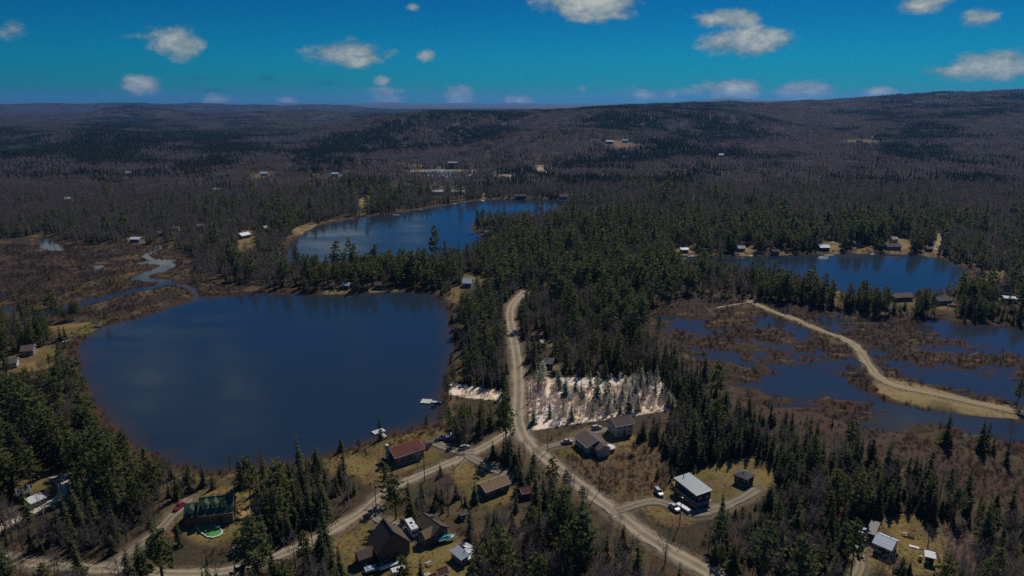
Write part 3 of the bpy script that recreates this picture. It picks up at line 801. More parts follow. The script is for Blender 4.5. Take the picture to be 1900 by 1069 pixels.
def bare(seed, h=11., spread=.55, nmain=9, nsub=6, ntw=5, wt=.035, trunk=.016, up=.9, split=.28):
    R = np.random.default_rng(seed); T = TM()
    def bend(d, am):
        e = d + R.normal(0, am, 3); return e / np.linalg.norm(e)
    top = np.array([R.normal(0, .04) * h, R.normal(0, .04) * h, h * .82])
    T.stick((0, 0, -.4), top * .5, h * trunk, h * trunk * .62, 0, 5); T.stick(top * .5, top, h * trunk * .6, h * .003, 0, 4)
    for i in range(nmain):
        u = split + (1 - split) * (i + R.random()) / nmain; b = top * u
        a = i * 2.4 + R.uniform(-.6, .6); L = h * (.46 * (1 - u) + .16) * R.uniform(.75, 1.15)
        d = np.array([math.cos(a) * spread, math.sin(a) * spread, up]); d /= np.linalg.norm(d); d = bend(d, .12)
        m1 = b + d * L * .5; d2 = bend(d + np.array([0, 0, .25]), .14); e = m1 + d2 * L * .5
        w = h * trunk * .34 * (1.2 - u); T.stick(b, m1, w, w * .6, 0, 3); T.stick(m1, e, w * .6, .012, 0, 3)
        for j in range(nsub):
            f = .25 + .75 * (j + R.random()) / nsub; p = b * (1 - 2 * f) + m1 * 2 * f if f < .5 else m1 * (2 - 2 * f) + e * (2 * f - 1)
            ds = bend(d2, .55); ls = L * .42 * R.uniform(.6, 1.15) * (1.1 - .5 * f); q = p + ds * ls
            T.blade(p, q, wt * 1.7, 1, R)
            for k in range(ntw):
                g = (k + R.random()) / ntw; s0 = p * (1 - g) + q * g
                T.blade(s0, s0 + bend(ds, .6) * ls * R.uniform(.35, .75), wt, 1, R)
    return T.arrays()


def larch(seed, h=11., rad=1.5, n=90, w=.07):
    R = np.random.default_rng(seed); T = TM()
    T.stick((0, 0, -.4), (0, 0, h * .97), h * .011, .015, 0, 4)
    for k in range(n):
        u = .12 + .86 * (k + R.random()) / n; a = R.uniform(0, 6.283); L = (rad * (1 - u)**.8 + .15) * R.uniform(.7, 1.15)
        p = np.array([0, 0, u * h]); q = p + np.array([math.cos(a) * L, math.sin(a) * L, L * R.uniform(-.2, .25)])
        T.blade(p, q, w, 1, R)
        for j in range(2):
            g = R.uniform(.3, .9); s0 = p * (1 - g) + q * g; T.blade(s0, s0 + R.normal(0, .22 * L, 3) * (1, 1, .5) + (0, 0, .05), w * .8, 1, R)
    return T.arrays()


def shrub(seed, h=1.5, n=46, w=.035, spread=.8):
    R = np.random.default_rng(seed); T = TM()
    for k in range(n):
        a = R.uniform(0, 6.283); r = R.random()**.6 * spread; p = np.array([math.cos(a) * r * .5, math.sin(a) * r * .5, -.1])
        q = np.array([math.cos(a) * r * 1.4, math.sin(a) * r * 1.4, h * R.uniform(.5, 1.05) * (1.05 - .45 * r / spread)])
        q += R.normal(0, .12, 3); T.blade(p, q, w, 1, R)
        s0 = p * .45 + q * .55; T.blade(s0, s0 + (q - p) * .4 + R.normal(0, .22, 3), w * .8, 1, R)
    return T.arrays()


def tuft(seed, h=.8, n=22):
    R = np.random.default_rng(seed); T = TM()
    for k in range(n):
        a = R.uniform(0, 6.283); r = R.random() * .55; p = np.array([math.cos(a) * r, math.sin(a) * r, -.05]); q = p + np.array([math.cos(a) * .35, math.sin(a) * .35, h * R.uniform(.5, 1)])
        T.blade(p, q, .12, 1, R)
    return T.arrays()


def to_mesh(name, A, mats, only=None):
    V, F, M = A
    if only is not None:
        F = F[M == only]; us, inv = np.unique(F.ravel(), return_inverse=True)
        return np_mesh(name, V[us], inv.reshape(-1, 3), [mats[only]])
    return np_mesh(name, V, F, mats, M)


def small(kind, seed, R):
    """very light tree for far slopes: a few triangles"""
    T = TM()
    if kind == 's':
        h = R.uniform(7, 14); r = h * R.uniform(.12, .19)
        for lv in range(3):
            z0 = h * (.06 + .28 * lv); z1 = min(h, z0 + h * .46); rr = r * (1 - .29 * lv); n = 5; ph = R.uniform(0, 6.28)
            for i in range(n):
                a, b = ph + 6.283 * i / n, ph + 6.283 * (i + 1) / n; j = R.uniform(.7, 1.15)
                T.tri(np.array([math.cos(a) * rr * j, math.sin(a) * rr * j, z0 - R.uniform(0, .5)]), np.array([math.cos(b) * rr, math.sin(b) * rr, z0]), np.array([0, 0, z1]), 0)
    else:
        h = R.uniform(8, 13); n = 26
        T.stick((0, 0, 0), (0, 0, h * .6), .14, .06, 1, 3)
        for i in range(n):
            a = R.uniform(0, 6.283); p = np.array([0, 0, h * R.uniform(.25, .65)]); L = h * .34 * R.uniform(.6, 1.1)
            q = p + np.array([math.cos(a) * L * .62, math.sin(a) * L * .62, L * R.uniform(.55, 1.15)]); T.blade(p, q, .42, 1, R)
    return T


def patch(seed, size, step, conf):
    """a stand of light trees, used on far slopes"""
    R = np.random.default_rng(seed); V = []; F = []; M = []; nv = 0; n = int(size / step)
    for i in range(n):
        for j in range(n):
            k = 's' if R.random() < conf else 'b'
            v, f, m = small(k, 0, R).arrays()
            v = v + np.array([(i + R.uniform(-.1, 1.1)) * step - size / 2, (j + R.uniform(-.1, 1.1)) * step - size / 2, -.5], np.float32)
            V.append(v); F.append(f + nv); M.append(m); nv += len(v)
    return np.concatenate(V), np.concatenate(F), np.concatenate(M)


# prototypes -> collections that are not part of the scene (used through geometry nodes)
def proto_coll(name, items):
    c = bpy.data.collections.new(name)
    for i, (A, mats) in enumerate(items):
        o = bpy.data.objects.new('%s_%02d' % (name, i), to_mesh('%s_%02d' % (name, i), A, mats)); c.objects.link(o)
    return c


GNS = {}


def scatter(name, coll, pts, scl, rot, idx, label, cat):
    """one object of many plants, instanced on points"""
    n = len(pts)
    if n == 0: return None
    me = bpy.data.meshes.new(name); me.vertices.add(n); me.vertices.foreach_set('co', np.asarray(pts, np.float32).ravel())
    a = me.attributes.new('scl', 'FLOAT_VECTOR', 'POINT'); a.data.foreach_set('vector', np.asarray(scl, np.float32).ravel())
    a = me.attributes.new('rot', 'FLOAT_VECTOR', 'POINT'); a.data.foreach_set('vector', np.asarray(rot, np.float32).ravel())
    a = me.attributes.new('idx', 'INT', 'POINT'); a.data.foreach_set('value', np.asarray(idx, np.int32))
    me.update()
    o = link(name, me)
    g = bpy.data.node_groups.new('plants_' + name, 'GeometryNodeTree')
    g.interface.new_socket('Geometry', in_out='INPUT', socket_type='NodeSocketGeometry'); g.interface.new_socket('Geometry', in_out='OUTPUT', socket_type='NodeSocketGeometry')
    gi = g.nodes.new('NodeGroupInput'); go = g.nodes.new('NodeGroupOutput')
    ci = g.nodes.new('GeometryNodeCollectionInfo'); ci.inputs['Collection'].default_value = coll; ci.inputs['Separate Children'].default_value = True; ci.inputs['Reset Children'].default_value = True
    ip = g.nodes.new('GeometryNodeInstanceOnPoints'); ip.inputs['Pick Instance'].default_value = True
    def na(nm, ty):
        q = g.nodes.new('GeometryNodeInputNamedAttribute'); q.data_type = ty; q.inputs['Name'].default_value = nm; return q.outputs['Attribute']
    L = g.links.new
    L(gi.outputs[0], ip.inputs['Points']); L(ci.outputs[0], ip.inputs['Instance']); L(na('idx', 'INT'), ip.inputs['Instance Index'])
    L(na('rot', 'FLOAT_VECTOR'), ip.inputs['Rotation']); L(na('scl', 'FLOAT_VECTOR'), ip.inputs['Scale']); L(ip.outputs[0], go.inputs[0])
    md = o.modifiers.new('plants', 'NODES'); md.node_group = g
    return tag(o, label, cat, kind='stuff')


# species mix as seen over the photo: (x, y): spruce, pine, bare, larch, density
MIX = [(100, 1000, .38, .1, .52, 0, 1.1), (40, 780, .22, .26, .52, 0, .75), (120, 740, .25, .2, .55, 0, .75), (90, 820, .25, .28, .47, 0, .75), (40, 850, .2, .6, .2, 0, .9), (180, 880, .35, .25, .4, 0, 1.1), (250, 850, .4, .2, .4, 0, 1), (300, 870, .4, .05, .55, 0, 1),
       (520, 930, .68, .04, .28, 0, 1.1), (450, 885, .5, .03, .47, 0, 1), (600, 950, .72, .05, .23, 0, 1.1), (560, 880, .5, 0, .5, 0, .9), (430, 1020, .6, .05, .35, 0, 1), (200, 1000, .42, .02, .56, 0, 1.1), (640, 900, .4, 0, .6, 0, .5),
       (730, 930, .6, .3, .1, 0, 1), (800, 925, .6, .05, .35, 0, 1), (850, 780, .5, .3, .2, 0, .8), (885, 810, .65, .15, .2, 0, 1.1), (905, 690, .3, .02, .68, 0, 1), (880, 630, .32, .08, .6, 0, 1), (860, 570, .4, .2, .4, 0, 1), (920, 560, .5, .15, .35, 0, 1.1),
       (1000, 580, .6, .05, .2, .15, 1.1), (1050, 560, .65, .1, .15, .1, 1.1), (1100, 520, .3, .48, .22, 0, 1), (1100, 450, .25, .5, .2, .05, 1), (1200, 560, .32, .46, .22, 0, 1), (1250, 500, .28, .5, .22, 0, 1), (1210, 630, .4, .15, .3, .15, 1), (1100, 640, .3, .05, .55, .1, .9),
       (1180, 680, .45, .05, .4, .1, 1), (1270, 700, .8, .03, .12, .05, 1.2), (1350, 770, .85, 0, .12, .03, 1.2), (1450, 820, .85, 0, .15, 0, 1.2), (1600, 880, .85, .02, .13, 0, 1.1), (1750, 930, .8, .1, .1, 0, 1.1), (1850, 970, .7, .15, .15, 0, 1.05),
       (1000, 400, .3, .05, .3, .35, 1.1), (1100, 390, .3, .05, .3, .35, 1.1), (950, 450, .25, .4, .2, .15, 1), (850, 490, .3, .38, .32, 0, 1), (700, 505, .2, .7, .1, 0, 1.1), (560, 505, .35, .3, .35, 0, 1), (450, 505, .4, .08, .52, 0, 1), (400, 520, .4, 0, .6, 0, .8),
       (1000, 950, .6, .04, .36, 0, 1), (1050, 1000, .6, .06, .34, 0, 1), (1100, 1050, .62, .06, .32, 0, 1), (950, 1040, .56, .05, .39, 0, 1), (900, 970, .5, .03, .47, 0, .95), (1000, 880, .72, .1, .18, 0, 1.15), (1150, 870, .08, .0, .92, 0, .35), (1250, 850, .6, .02, .38, 0, .9),
       (1400, 960, .6, .1, .3, 0, 1), (1350, 1030, .5, .2, .3, 0, 1), (1500, 950, .75, .03, .22, 0, 1.1), (1500, 1030, .5, .08, .42, 0, 1), (1220, 1000, .3, .05, .65, 0, .7), (1230, 960, .25, .0, .75, 0, .6), (1850, 1040, .45, .1, .45, 0, .85),
       (1400, 430, .2, .72, .08, 0, 1.1), (1600, 430, .3, .5, .2, 0, 1.1), (1750, 440, .35, .2, .45, 0, 1), (1850, 480, .3, .1, .6, 0, 1), (1450, 515, .45, .45, .1, 0, 1.2), (1700, 565, .5, .35, .15, 0, 1), (1850, 580, .45, .4, .15, 0, 1.1),
       (1300, 380, .3, .02, .33, .35, 1.1), (1600, 380, .3, .02, .6, .08, 1), (1800, 380, .3, 0, .7, 0, 1), (1400, 330, .2, 0, .8, 0, 1), (1650, 330, .55, 0, .45, 0, 1), (1500, 260, .12, 0, .88, 0, 1), (1700, 230, .5, 0, .5, 0, 1), (1300, 270, .5, 0, .5, 0, 1),
       (1850, 250, .15, 0, .85, 0, 1), (1500, 200, .06, 0, .94, 0, 1), (1200, 202, .6, 0, .4, 0, 1), (1800, 185, .5, 0, .5, 0, 1), (1100, 340, .6, 0, .35, .05, 1.1), (1000, 345, .6, 0, .4, 0, 1), (900, 355, .6, .05, .35, 0, 1), (1000, 265, .12, 0, .88, 0, 1),
       (900, 230, .6, 0, .4, 0, 1), (750, 232, .45, 0, .55, 0, 1), (650, 262, .65, 0, .35, 0, 1), (650, 305, .4, 0, .6, 0, 1), (850, 300, .2, 0, .8, 0, 1), (760, 355, .4, .05, .55, 0, 1), (700, 375, .35, .25, .4, 0, 1), (600, 385, .25, .05, .7, 0, 1), (500, 335, .08, 0, .92, 0, 1),
       (300, 335, .1, 0, .9, 0, 1), (300, 405, .5, .02, .48, 0, 1), (150, 425, .65, .03, .32, 0, 1), (450, 405, .22, .12, .66, 0, .95), (550, 420, .3, .25, .45, 0, 1), (100, 365, .2, 0, .8, 0, 1), (40, 335, .25, 0, .75, 0, 1), (200, 262, .9, 0, .1, 0, 1), (400, 272, .7, 0, .3, 0, 1),
       (50, 290, .7, 0, .3, 0, 1), (300, 305, .45, 0, .55, 0, 1), (100, 215, .1, 0, .9, 0, 1), (400, 222, .3, 0, .7, 0, 1), (600, 212, .15, 0, .85, 0, 1), (30, 560, .75, .1, .15, 0, .8), (30, 500, .75, .05, .2, 0, .7), (100, 600, .25, .55, .2, 0, .8), (60, 660, .3, .3, .4, 0, .7),
       (1160, 420, .25, .35, .25, .15, 1), (1300, 440, .25, .45, .25, .05, 1), (1000, 500, .35, .3, .35, 0, 1), (1330, 540, .3, .3, .4, 0, .8), (1420, 350, .3, 0, .65, .05, 1), (1200, 388, .3, .03, .37, .3, 1.05), (1400, 398, .25, .15, .4, .2, 1), (1510, 392, .3, .08, .5, .12, 1), (1280, 408, .25, .28, .27, .2, 1), (1050, 425, .3, .2, .25, .25, 1.05), (1150, 480, .4, .35, .25, 0, 1), (1050, 480, .42, .28, .3, 0, 1), (1100, 590, .45, .1, .35, .1, 1), (1180, 520, .4, .4, .2, 0, 1)]
MIXA = np.array(MIX, float)


def mixture(px, py):
    out = np.zeros((len(px), 5))
    for s in range(0, len(px), 20000):
        a = px[s:s + 20000, None] - MIXA[None, :, 0]; b = (py[s:s + 20000, None] - MIXA[None, :, 1]) * 1.9
        w = 1 / (a * a + b * b + 300.)**2; w /= w.sum(1, keepdims=True); out[s:s + 20000] = w @ MIXA[:, 2:]
    return out


HOUSES_XY = []     # kept clear of trees: (x, y, radius)
POLES_XY = []
SIGHT = []         # openings between the camera and a house so that it shows, as in the photo: (x, y, half width, length)


def open_ground(x, y, w):
    """True where trees can stand"""
    ok = w < -2.0
    for l, wd in ROADS.values(): ok &= line_d(x, y, l) > wd * .5 + 1.6
    for n_, (l, wd) in TRACKS.items(): ok &= line_d(x, y, l) > wd * .5 + 1.2
    for p in LAWNS: ok &= poly_sd(x, y, p) < .5
    for p in SHORELOTS: ok &= poly_sd(x, y, p) < .5
    for p in (LOT, LOT2): ok &= poly_sd(x, y, p) < 1.0
    ok &= poly_sd(x, y, SANDBAR) < 1
    for hx, hy, r in HOUSES_XY: ok &= np.hypot(x - hx, y - hy) > r
    for hx, hy, hw, ln in SIGHT:
        d = math.hypot(hx, hy); ux, uy = -hx / d, -hy / d
        al = (x - hx) * ux + (y - hy) * uy; ac = np.abs(-(x - hx) * uy + (y - hy) * ux); ok &= ~((al > -hw) & (al < ln) & (ac < hw))
    return ok


def jitter_points(y0, y1, step, umax=.86, pad=40):
    R = np.random.default_rng(int(y0 * 7 + step * 10))
    xs = np.arange(-umax * y1 - pad, umax * y1 + pad, step); ys = np.arange(y0, y1, step)
    gx, gy = np.meshgrid(xs, ys); x = gx.ravel() + R.uniform(-.48, .48, gx.size) * step; y = gy.ravel() + R.uniform(-.48, .48, gx.size) * step
    k = np.abs(x) < umax * y + pad; return x[k], y[k], R


# ------------------------------------------------------------------ buildings
G = 0.9
M_GLASS = pmat('window_glass', (.03, .04, .05), .08, .2, 1, spec=.6)
M_TRIM = pmat('white_trim', (.62, .60, .55), .6, .12)
M_CONC = pmat('concrete', (.30, .29, .27), .9, .25)
M_WOOD = pmat('deck_wood', (.40, .26, .11), .8, .3, 2.0)
M_WOODD = pmat('dark_timber', (.075, .055, .042), .85, .3, 2.0)
M_METAL = pmat('bare_metal', (.35, .36, .37), .45, .2, 1, metal=.6)
M_BLACK = pmat('black_rubber', (.02, .02, .022), .8, .2)
M_WHITE = pmat('white_paint', (.70, .70, .68), .45, .1)
WALLC = {'cream': (.42, .38, .30), 'white': (.62, .62, .60), 'brown': (.13, .088, .060), 'log': (.26, .12, .055), 'brick': (.17, .095, .065), 'darkwood': (.050, .044, .040), 'grey': (.25, .25, .25), 'beige': (.50, .45, .37),
         'shingle': (.115, .092, .074), 'red': (.20, .035, .03), 'blue': (.30, .37, .48), 'tan': (.50, .40, .22)}
ROOFC = {'green': (.055, .105, .065), 'maroon': (.15, .050, .040), 'tanshingle': (.22, .15, .085), 'brownshingle': (.105, .078, .060), 'metal': (.30, .34, .34), 'slate': (.115, .11, .115), 'paleblue': (.66, .70, .77), 'greyflat': (.28, .265, .24),
         'umber': (.14, .105, .092), 'white': (.60, .61, .62), 'darkbrown': (.06, .045, .038), 'redbrown': (.14, .060, .045), 'bluemetal': (.25, .29, .34), 'mossgrey': (.17, .18, .14), 'lightgrey': (.40, .40, .39)}
def WM(k): return pmat('wall_' + k, WALLC[k], .85, .18, 1.2)
def RM(k): return pmat('roof_' + k, ROOFC[k], .5 if k in ('metal', 'paleblue', 'white', 'bluemetal') else .9, .16, 2.2, spec=.4 if k in ('metal', 'paleblue', 'bluemetal') else .2)


class House:
    def __init__(s, name, label, a, b, he, W, rise, wall, roof, cat='house', style='gable', oh=.45, win=('f3', 'r2', 'l2'), door='f', z0=G, chimney=None, storeys=1, found=.5, fascia='white_trim', world=None, seams=False, skip_windows=False):
        if world is None:
            A = Vector(P(a[0], a[1], z0 + he)); B = Vector(P(b[0], b[1], z0 + he)); d = B - A; L = d.length; ang = math.atan2(d.y, d.x)
            n = Vector((-d.y, d.x)) / L; c = (A + B) / 2 + n * W / 2
            cx, cy_ = c.x, c.y
        else: cx, cy_, z0, L, ang = world
        s.L, s.W, s.he, s.rise, s.ang, s.c = L, W, he, rise, ang, (cx, cy_); s.oh = oh; s.style = style
        s.o = tag(empty(name, (cx, cy_, z0), ang), label, cat)
        HOUSES_XY.append((cx, cy_, max(L, W) * .5 + 2.0))
        hl, hw = L / 2, W / 2; s.hl, s.hw = hl, hw; wl, ww = hl - oh, hw - oh; s.wl, s.ww = wl, ww
        rm = RM(roof); wm = WM(wall); tm = MATS[fascia]; t = .16
        MB().box(-wl + .08, wl - .08, -ww + .08, ww - .08, -.8, found).build('foundation', M_CONC, s.o)
        w = MB()
        if style == 'gable':
            k = rise * ww / hw
            w.prism([(-ww, found), (ww, found), (ww, he + (hw - ww) / hw * rise - .02), (0, he + rise - .12), (-ww, he + (hw - ww) / hw * rise - .02)], -wl, wl, 'x')
        elif style == 'gable_y':
            w.prism([(-wl, found), (wl, found), (wl, he + (hl - wl) / hl * rise - .02), (0, he + rise - .12), (-wl, he + (hl - wl) / hl * rise - .02)], -ww, ww, 'y')
        elif style == 'shed':
            w.prism([(-ww, found), (ww, found), (ww, he - .1 + rise * .95), (-ww, he - .1 + rise * .05)], -wl, wl, 'x')
        else: w.box(-wl, wl, -ww, ww, found, he - .02)
        s.wall = w.build('wall', wm, s.o)
        r = MB()
        if style == 'gable':
            for sg in (-1, 1): r.prism([(sg * hw, he), (0, he + rise), (0, he + rise + t * 1.2), (sg * hw, he + t)][::sg], -hl, hl, 'x')
        elif style == 'gable_y':
            for sg in (-1, 1): r.prism([(sg * hl, he), (0, he + rise), (0, he + rise + t * 1.2), (sg * hl, he + t)][::-sg], -hw, hw, 'y')
        elif style == 'shed': r.prism([(-hw, he), (hw, he + rise), (hw, he + rise + t), (-hw, he + t)], -hl, hl, 'x')
        elif style == 'hip':
            q = hl - hw * .9 if hl > hw else .15
            b_ = [(-hl, -hw, he), (hl, -hw, he), (hl, hw, he), (-hl, hw, he)]; u_ = [(x, y, z + t) for x, y, z in b_]; rg = [(-q, 0, he + rise + t), (q, 0, he + rise + t)]
            r.add(b_ + u_ + rg, [(0, 3, 2, 1), (0, 1, 5, 4), (1, 2, 6, 5), (2, 3, 7, 6), (3, 0, 4, 7), (4, 5, 9, 8), (5, 6, 9), (6, 7, 8, 9), (7, 4, 8)])
        else: r.box(-hl, hl, -hw, hw, he, he + .3)
        s.roof = r.build('roof', rm, s.o)
        if style == 'gable': MB().prism([(-.2, he + rise + t * .8), (.2, he + rise + t * .8), (0, he + rise + t * 1.2 + .06)], -hl - .02, hl + .02, 'x').build('ridge_cap', rm, s.roof)
        # bargeboards / eave boards
        f = MB()
        if style == 'gable':
            for e in (-1, 1):
                for sg in (-1, 1): f.prism([(sg * hw, he - .12), (0, he + rise - .12), (0, he + rise + t * 1.2 + .01), (sg * hw, he + t + .01)][::sg], e * hl, e * (hl + .06), 'x')
            f.box(-hl, hl, -hw - .07, -hw - .005, he - .10, he + t + .01)
        elif style == 'gable_y':
            for sg in (-1, 1): f.prism([(sg * hl, he - .12), (0, he + rise - .12), (0, he + rise + t * 1.2 + .01), (sg * hl, he + t + .01)][::-sg], -hw - .06, -hw, 'y')
        elif style in ('shed', 'flat'): f.box(-hl - .02, hl + .02, -hw - .06, -hw - .004, he - .1, he + t + .02)
        if f.v: f.build('fascia', tm, s.roof)
        if seams:
            for i in range(1, int(L / .9)):
                x = -hl + i * .9; MB().prism([(-hw, he + t + .005), (hw, he + rise + t + .005), (hw, he + rise + t + .05), (-hw, he + t + .05)], x - .02, x + .02, 'x').build('roof_seam', rm, s.roof)
        if not skip_windows:
            for spec in win:
                side, n = spec[0], int(spec[1:])
                for st in range(storeys):
                    for i in range(n):
                        u = (i + .5) / n * 2 - 1
                        if door == side and st == 0 and i == n // 2: s.door(side, u); continue
                        s.window(side, u, found + .55 + st * 2.6 if storeys > 1 else min(found + .8, he - 1.5), 1.15, 1.05)
        if chimney:
            u, v, ch, cm = chimney; zt = he + rise * (1 - abs(v)) if style == 'gable' else he + rise
            c_ = MB().box(u * hl - .4, u * hl + .4, v * hw - .35, v * hw + .35, zt - 1.2, zt + ch).build('chimney', cm, s.roof)
            MB().box(u * hl - .47, u * hl + .47, v * hw - .42, v * hw + .42, zt + ch, zt + ch + .12).build('chimney_cap', M_CONC, s.o)

    def face(s, side):
        wl, ww = s.wl, s.ww
        return {'f': ((0, -ww), (1, 0), (0, -1), wl), 'k': ((0, ww), (1, 0), (0, 1), wl), 'l': ((-wl, 0), (0, 1), (-1, 0), ww), 'r': ((wl, 0), (0, 1), (1, 0), ww)}[side]

    def slab(s, side, u, z0, w, h, d0, d1):
        (ox, oy), (tx, ty), (nx, ny), half = s.face(side); cx, cy_ = ox + tx * u * half, oy + ty * u * half
        xs = sorted([cx - tx * w / 2 + nx * d0, cx + tx * w / 2 + nx * d1]); ys = sorted([cy_ - ty * w / 2 + ny * d0, cy_ + ty * w / 2 + ny * d1])
        return MB().box(xs[0], xs[1], ys[0], ys[1], z0, z0 + h)

    def window(s, side, u, z, w=1.2, h=1.1, frame=None):
        f = s.slab(side, u, z, w, h, -.05, .05).build('window', frame or M_TRIM, s.o)
        s.slab(side, u, z + .09, w - .18, h - .18, .0, .065).build('pane', M_GLASS, f)

    def door(s, side, u, w=1.0, h=2.05, mat=None):
        d = s.slab(side, u, .35, w, h, -.05, .06).build('door', mat or M_WOODD, s.o)
        s.slab(side, u + .35 / s.face(side)[3], 1.35, .10, .10, .06, .12).build('handle', M_METAL, d)

    def dormer(s, x, yw, w=1.7, h=1.6, rise=1.0, wall='tan'):
        """gabled dormer on the front slope, its face at y = yw"""
        z0 = s.he + s.rise * (1 - abs(yw) / s.hw); yb = yw + (h + rise) / (s.rise / s.hw); yb = min(yb, -.05)
        b = MB().prism([(x - w / 2, z0 - .1), (x + w / 2, z0 - .1), (x + w / 2, z0 + h), (x, z0 + h + rise), (x - w / 2, z0 + h)], yw, yb, 'y').build('dormer', WM(wall), s.roof)
        r = MB()
        for sg in (-1, 1): r.prism([(x + sg * (w / 2 + .3), z0 + h - .25), (x, z0 + h + rise), (x, z0 + h + rise + .14), (x + sg * (w / 2 + .3), z0 + h - .11)][::-sg], yw - .3, yb, 'y')
        r.build('dormer_roof', s.roof.data.materials[0], s.o)
        f = MB().box(x - .5, x + .5, yw - .06, yw + .02, z0 + .45, z0 + h - .1).build('window', M_TRIM, s.o); MB().box(x - .4, x + .4, yw - .075, yw, z0 + .55, z0 + h - .2).build('pane', M_GLASS, f)

    def deck(s, x0, x1, y0, y1, z, rail=True, mat=None):
        mat = mat or M_WOOD
        n = max(2, int((x1 - x0) / .6))
        d = empty('deck'); d.parent = s.o; d.location = (0, 0, 0)
        for i in range(n):
            MB().box(x0 + (x1 - x0) * i / n + .02, x0 + (x1 - x0) * (i + 1) / n - .02, y0, y1, z - .12, z).build('plank', mat, d)
        for px_ in (x0 + .1, x1 - .1):
            for py_ in (y0 + .1, y1 - .1): MB().box(px_ - .08, px_ + .08, py_ - .08, py_ + .08, -.8, z - .12).build('post', mat, d)
        if rail:
            r = MB().box(x0, x1, y0 - .04, y0 + .04, z + .85, z + .95).box(x0 - .04, x0 + .04, y0 + .04, y1, z + .85, z + .95).box(x1 - .04, x1 + .04, y0 + .04, y1, z + .85, z + .95)
            for i in range(9):
                xx = x0 + (x1 - x0) * i / 8; r.box(xx - .03, xx + .03, y0 - .03, y0 + .03, z + .001, z + .849)
            r.build('railing', mat, d)

    def vent(s, u, v, h=.5):
        z = s.he + s.rise * (1 - abs(v)); MB().cyl((u * s.hl, v * s.hw, z - .1), (u * s.hl, v * s.hw, z + h), .12).cyl((u * s.hl, v * s.hw, z + h), (u * s.hl, v * s.hw, z + h + .12), .2).build('roof_vent', M_BLACK, s.roof)


# --- modern house with the flat metal roof
h = House('modern_house', 'modern two storey house with flat light grey metal roof and dark cladding', (1249.8, 887.2), (1292.7, 920.8), 4.9, 6.6, .4, 'darkwood', 'metal', style='shed', win=('f5', 'r2'), door='', storeys=1, found=1.9, seams=True)
MB().box(-h.wl + .05, h.wl + 1.2, -h.ww - 1.4, -h.ww - .02, 1.95, 2.1).build('balcony', M_CONC, h.o)
MB().box(-h.wl + .05, h.wl + 1.2, -h.ww - 1.44, -h.ww - 1.38, 2.1, 3.0).build('glass_railing', M_GLASS, h.o)
MB().box(h.wl + .02, h.wl + 1.2, -h.ww, h.ww, 1.95, 2.1).build('balcony', M_CONC, h.o)
h.deck(-h.wl - 3.0, -h.wl - .05, -2.2, 2.6, 1.7); h.vent(-.75, -.1, .9)
# --- its dark garage
g = House('hip_roof_garage', 'dark hip roofed garage beside the gravel yard', (1359.7, 880.3), (1386.2, 892.2), 2.9, 5.8, 1.3, 'darkwood', 'slate', cat='garage', style='hip', win=('f2', 'r2'), door='r', fascia='dark_timber'); g.vent(0, -.3, .3)
# --- bungalow with the tan roof
c = House('bungalow', 'low brick bungalow with tan shingle roof and white eaves', (901.4, 915.1), (948.6, 897.6), 2.7, 6.9, 1.35, 'brick', 'tanshingle', win=('f5', 'l2', 'r1'), door='f')
c.vent(-.3, .12); c.vent(.45, .1); MB().box(-c.hl - 2.6, -c.hl - .2, -1.6, 1.4, -.3, .35).build('porch', M_CONC, c.o)
# --- red roof house at the lake
b = House('lakeside_house', 'long brown house with dark red roof on the lake shore', (733.5, 851.8), (789, 832.8), 3.6, 8.6, 1.9, 'brown', 'maroon', win=('f4', 'l2', 'r2'), door='r', found=.8)
MB().box(-b.hl - .95, -b.hl - .1, .2, 1.5, -.6, b.he + b.rise + 1.6).build('chimney', pmat('pale_stone', (.40, .38, .35), .9, .35, 3), b.o)
MB().box(-b.hl - 1.0, -b.hl - .05, .15, 1.55, b.he + b.rise + 1.6, b.he + b.rise + 1.8).build('chimney_cap', M_TRIM, b.o)
for u in (-.6, 0, .5): b.vent(u, .14)
b.deck(-b.hl - 3.8, -b.hl - 1.1, -.5, 3.0, 1.4, True, M_WOODD)
MB().prism([(-1.6, 3.0), (2.2, 3.0), (2.2, 3.16), (.3, 4.0), (-1.6, 3.16)], b.hl, b.hl + 2.2, 'x').build('porch_roof', RM('maroon'), b.roof)
for yy_ in (-1.5, 1.9): MB().box(b.hl + 1.9, b.hl + 2.05, yy_, yy_ + .15, -.3, 3.0).build('porch_post', M_TRIM, b.o)
# --- big brown gabled house in front
d = House('shingled_house', 'tall brown shingled house with steep gable roof and low side wing', (681.5, 1003.0), (700.3, 1030.5), 3.6, 10.6, 5.6, 'shingle', 'brownshingle', win=('f3', 'l2'), door='f', fascia='dark_timber')
for (u, z) in ((-.45, 1.2), (.05, 1.2), (.5, 1.2), (-.2, 4.0), (.25, 4.0), (.02, 6.4)): d.window('r', u, z, 1.1, 1.2, pmat('brown_trim', (.22, .15, .10), .7, .2))
dw = MB()
for sg in (-1, 1): dw.prism([(sg * 2.4, 2.5), (0, 3.9), (0, 4.05), (sg * 2.4, 2.66)][::-sg], -d.hw - 5.0, -d.hw + .4, 'y')
dw.build('wing_roof', RM('brownshingle'), d.o)
MB().prism([(-2.0, -.6), (2.0, -.6), (2.0, 2.7), (0, 3.85), (-2.0, 2.7)], -d.hw - 4.6, -d.ww, 'y').build('wing_wall', WM('shingle'), d.o)
d.deck(d.hl - 2.5, d.hl + 1.6, -d.hw - 3.4, -d.hw - .3, .6, True, M_WOODD)
MB().box(d.wl + .02, d.wl + .07, -1.8, 1.8, .15, .75).build('basement_window', M_GLASS, d.o)
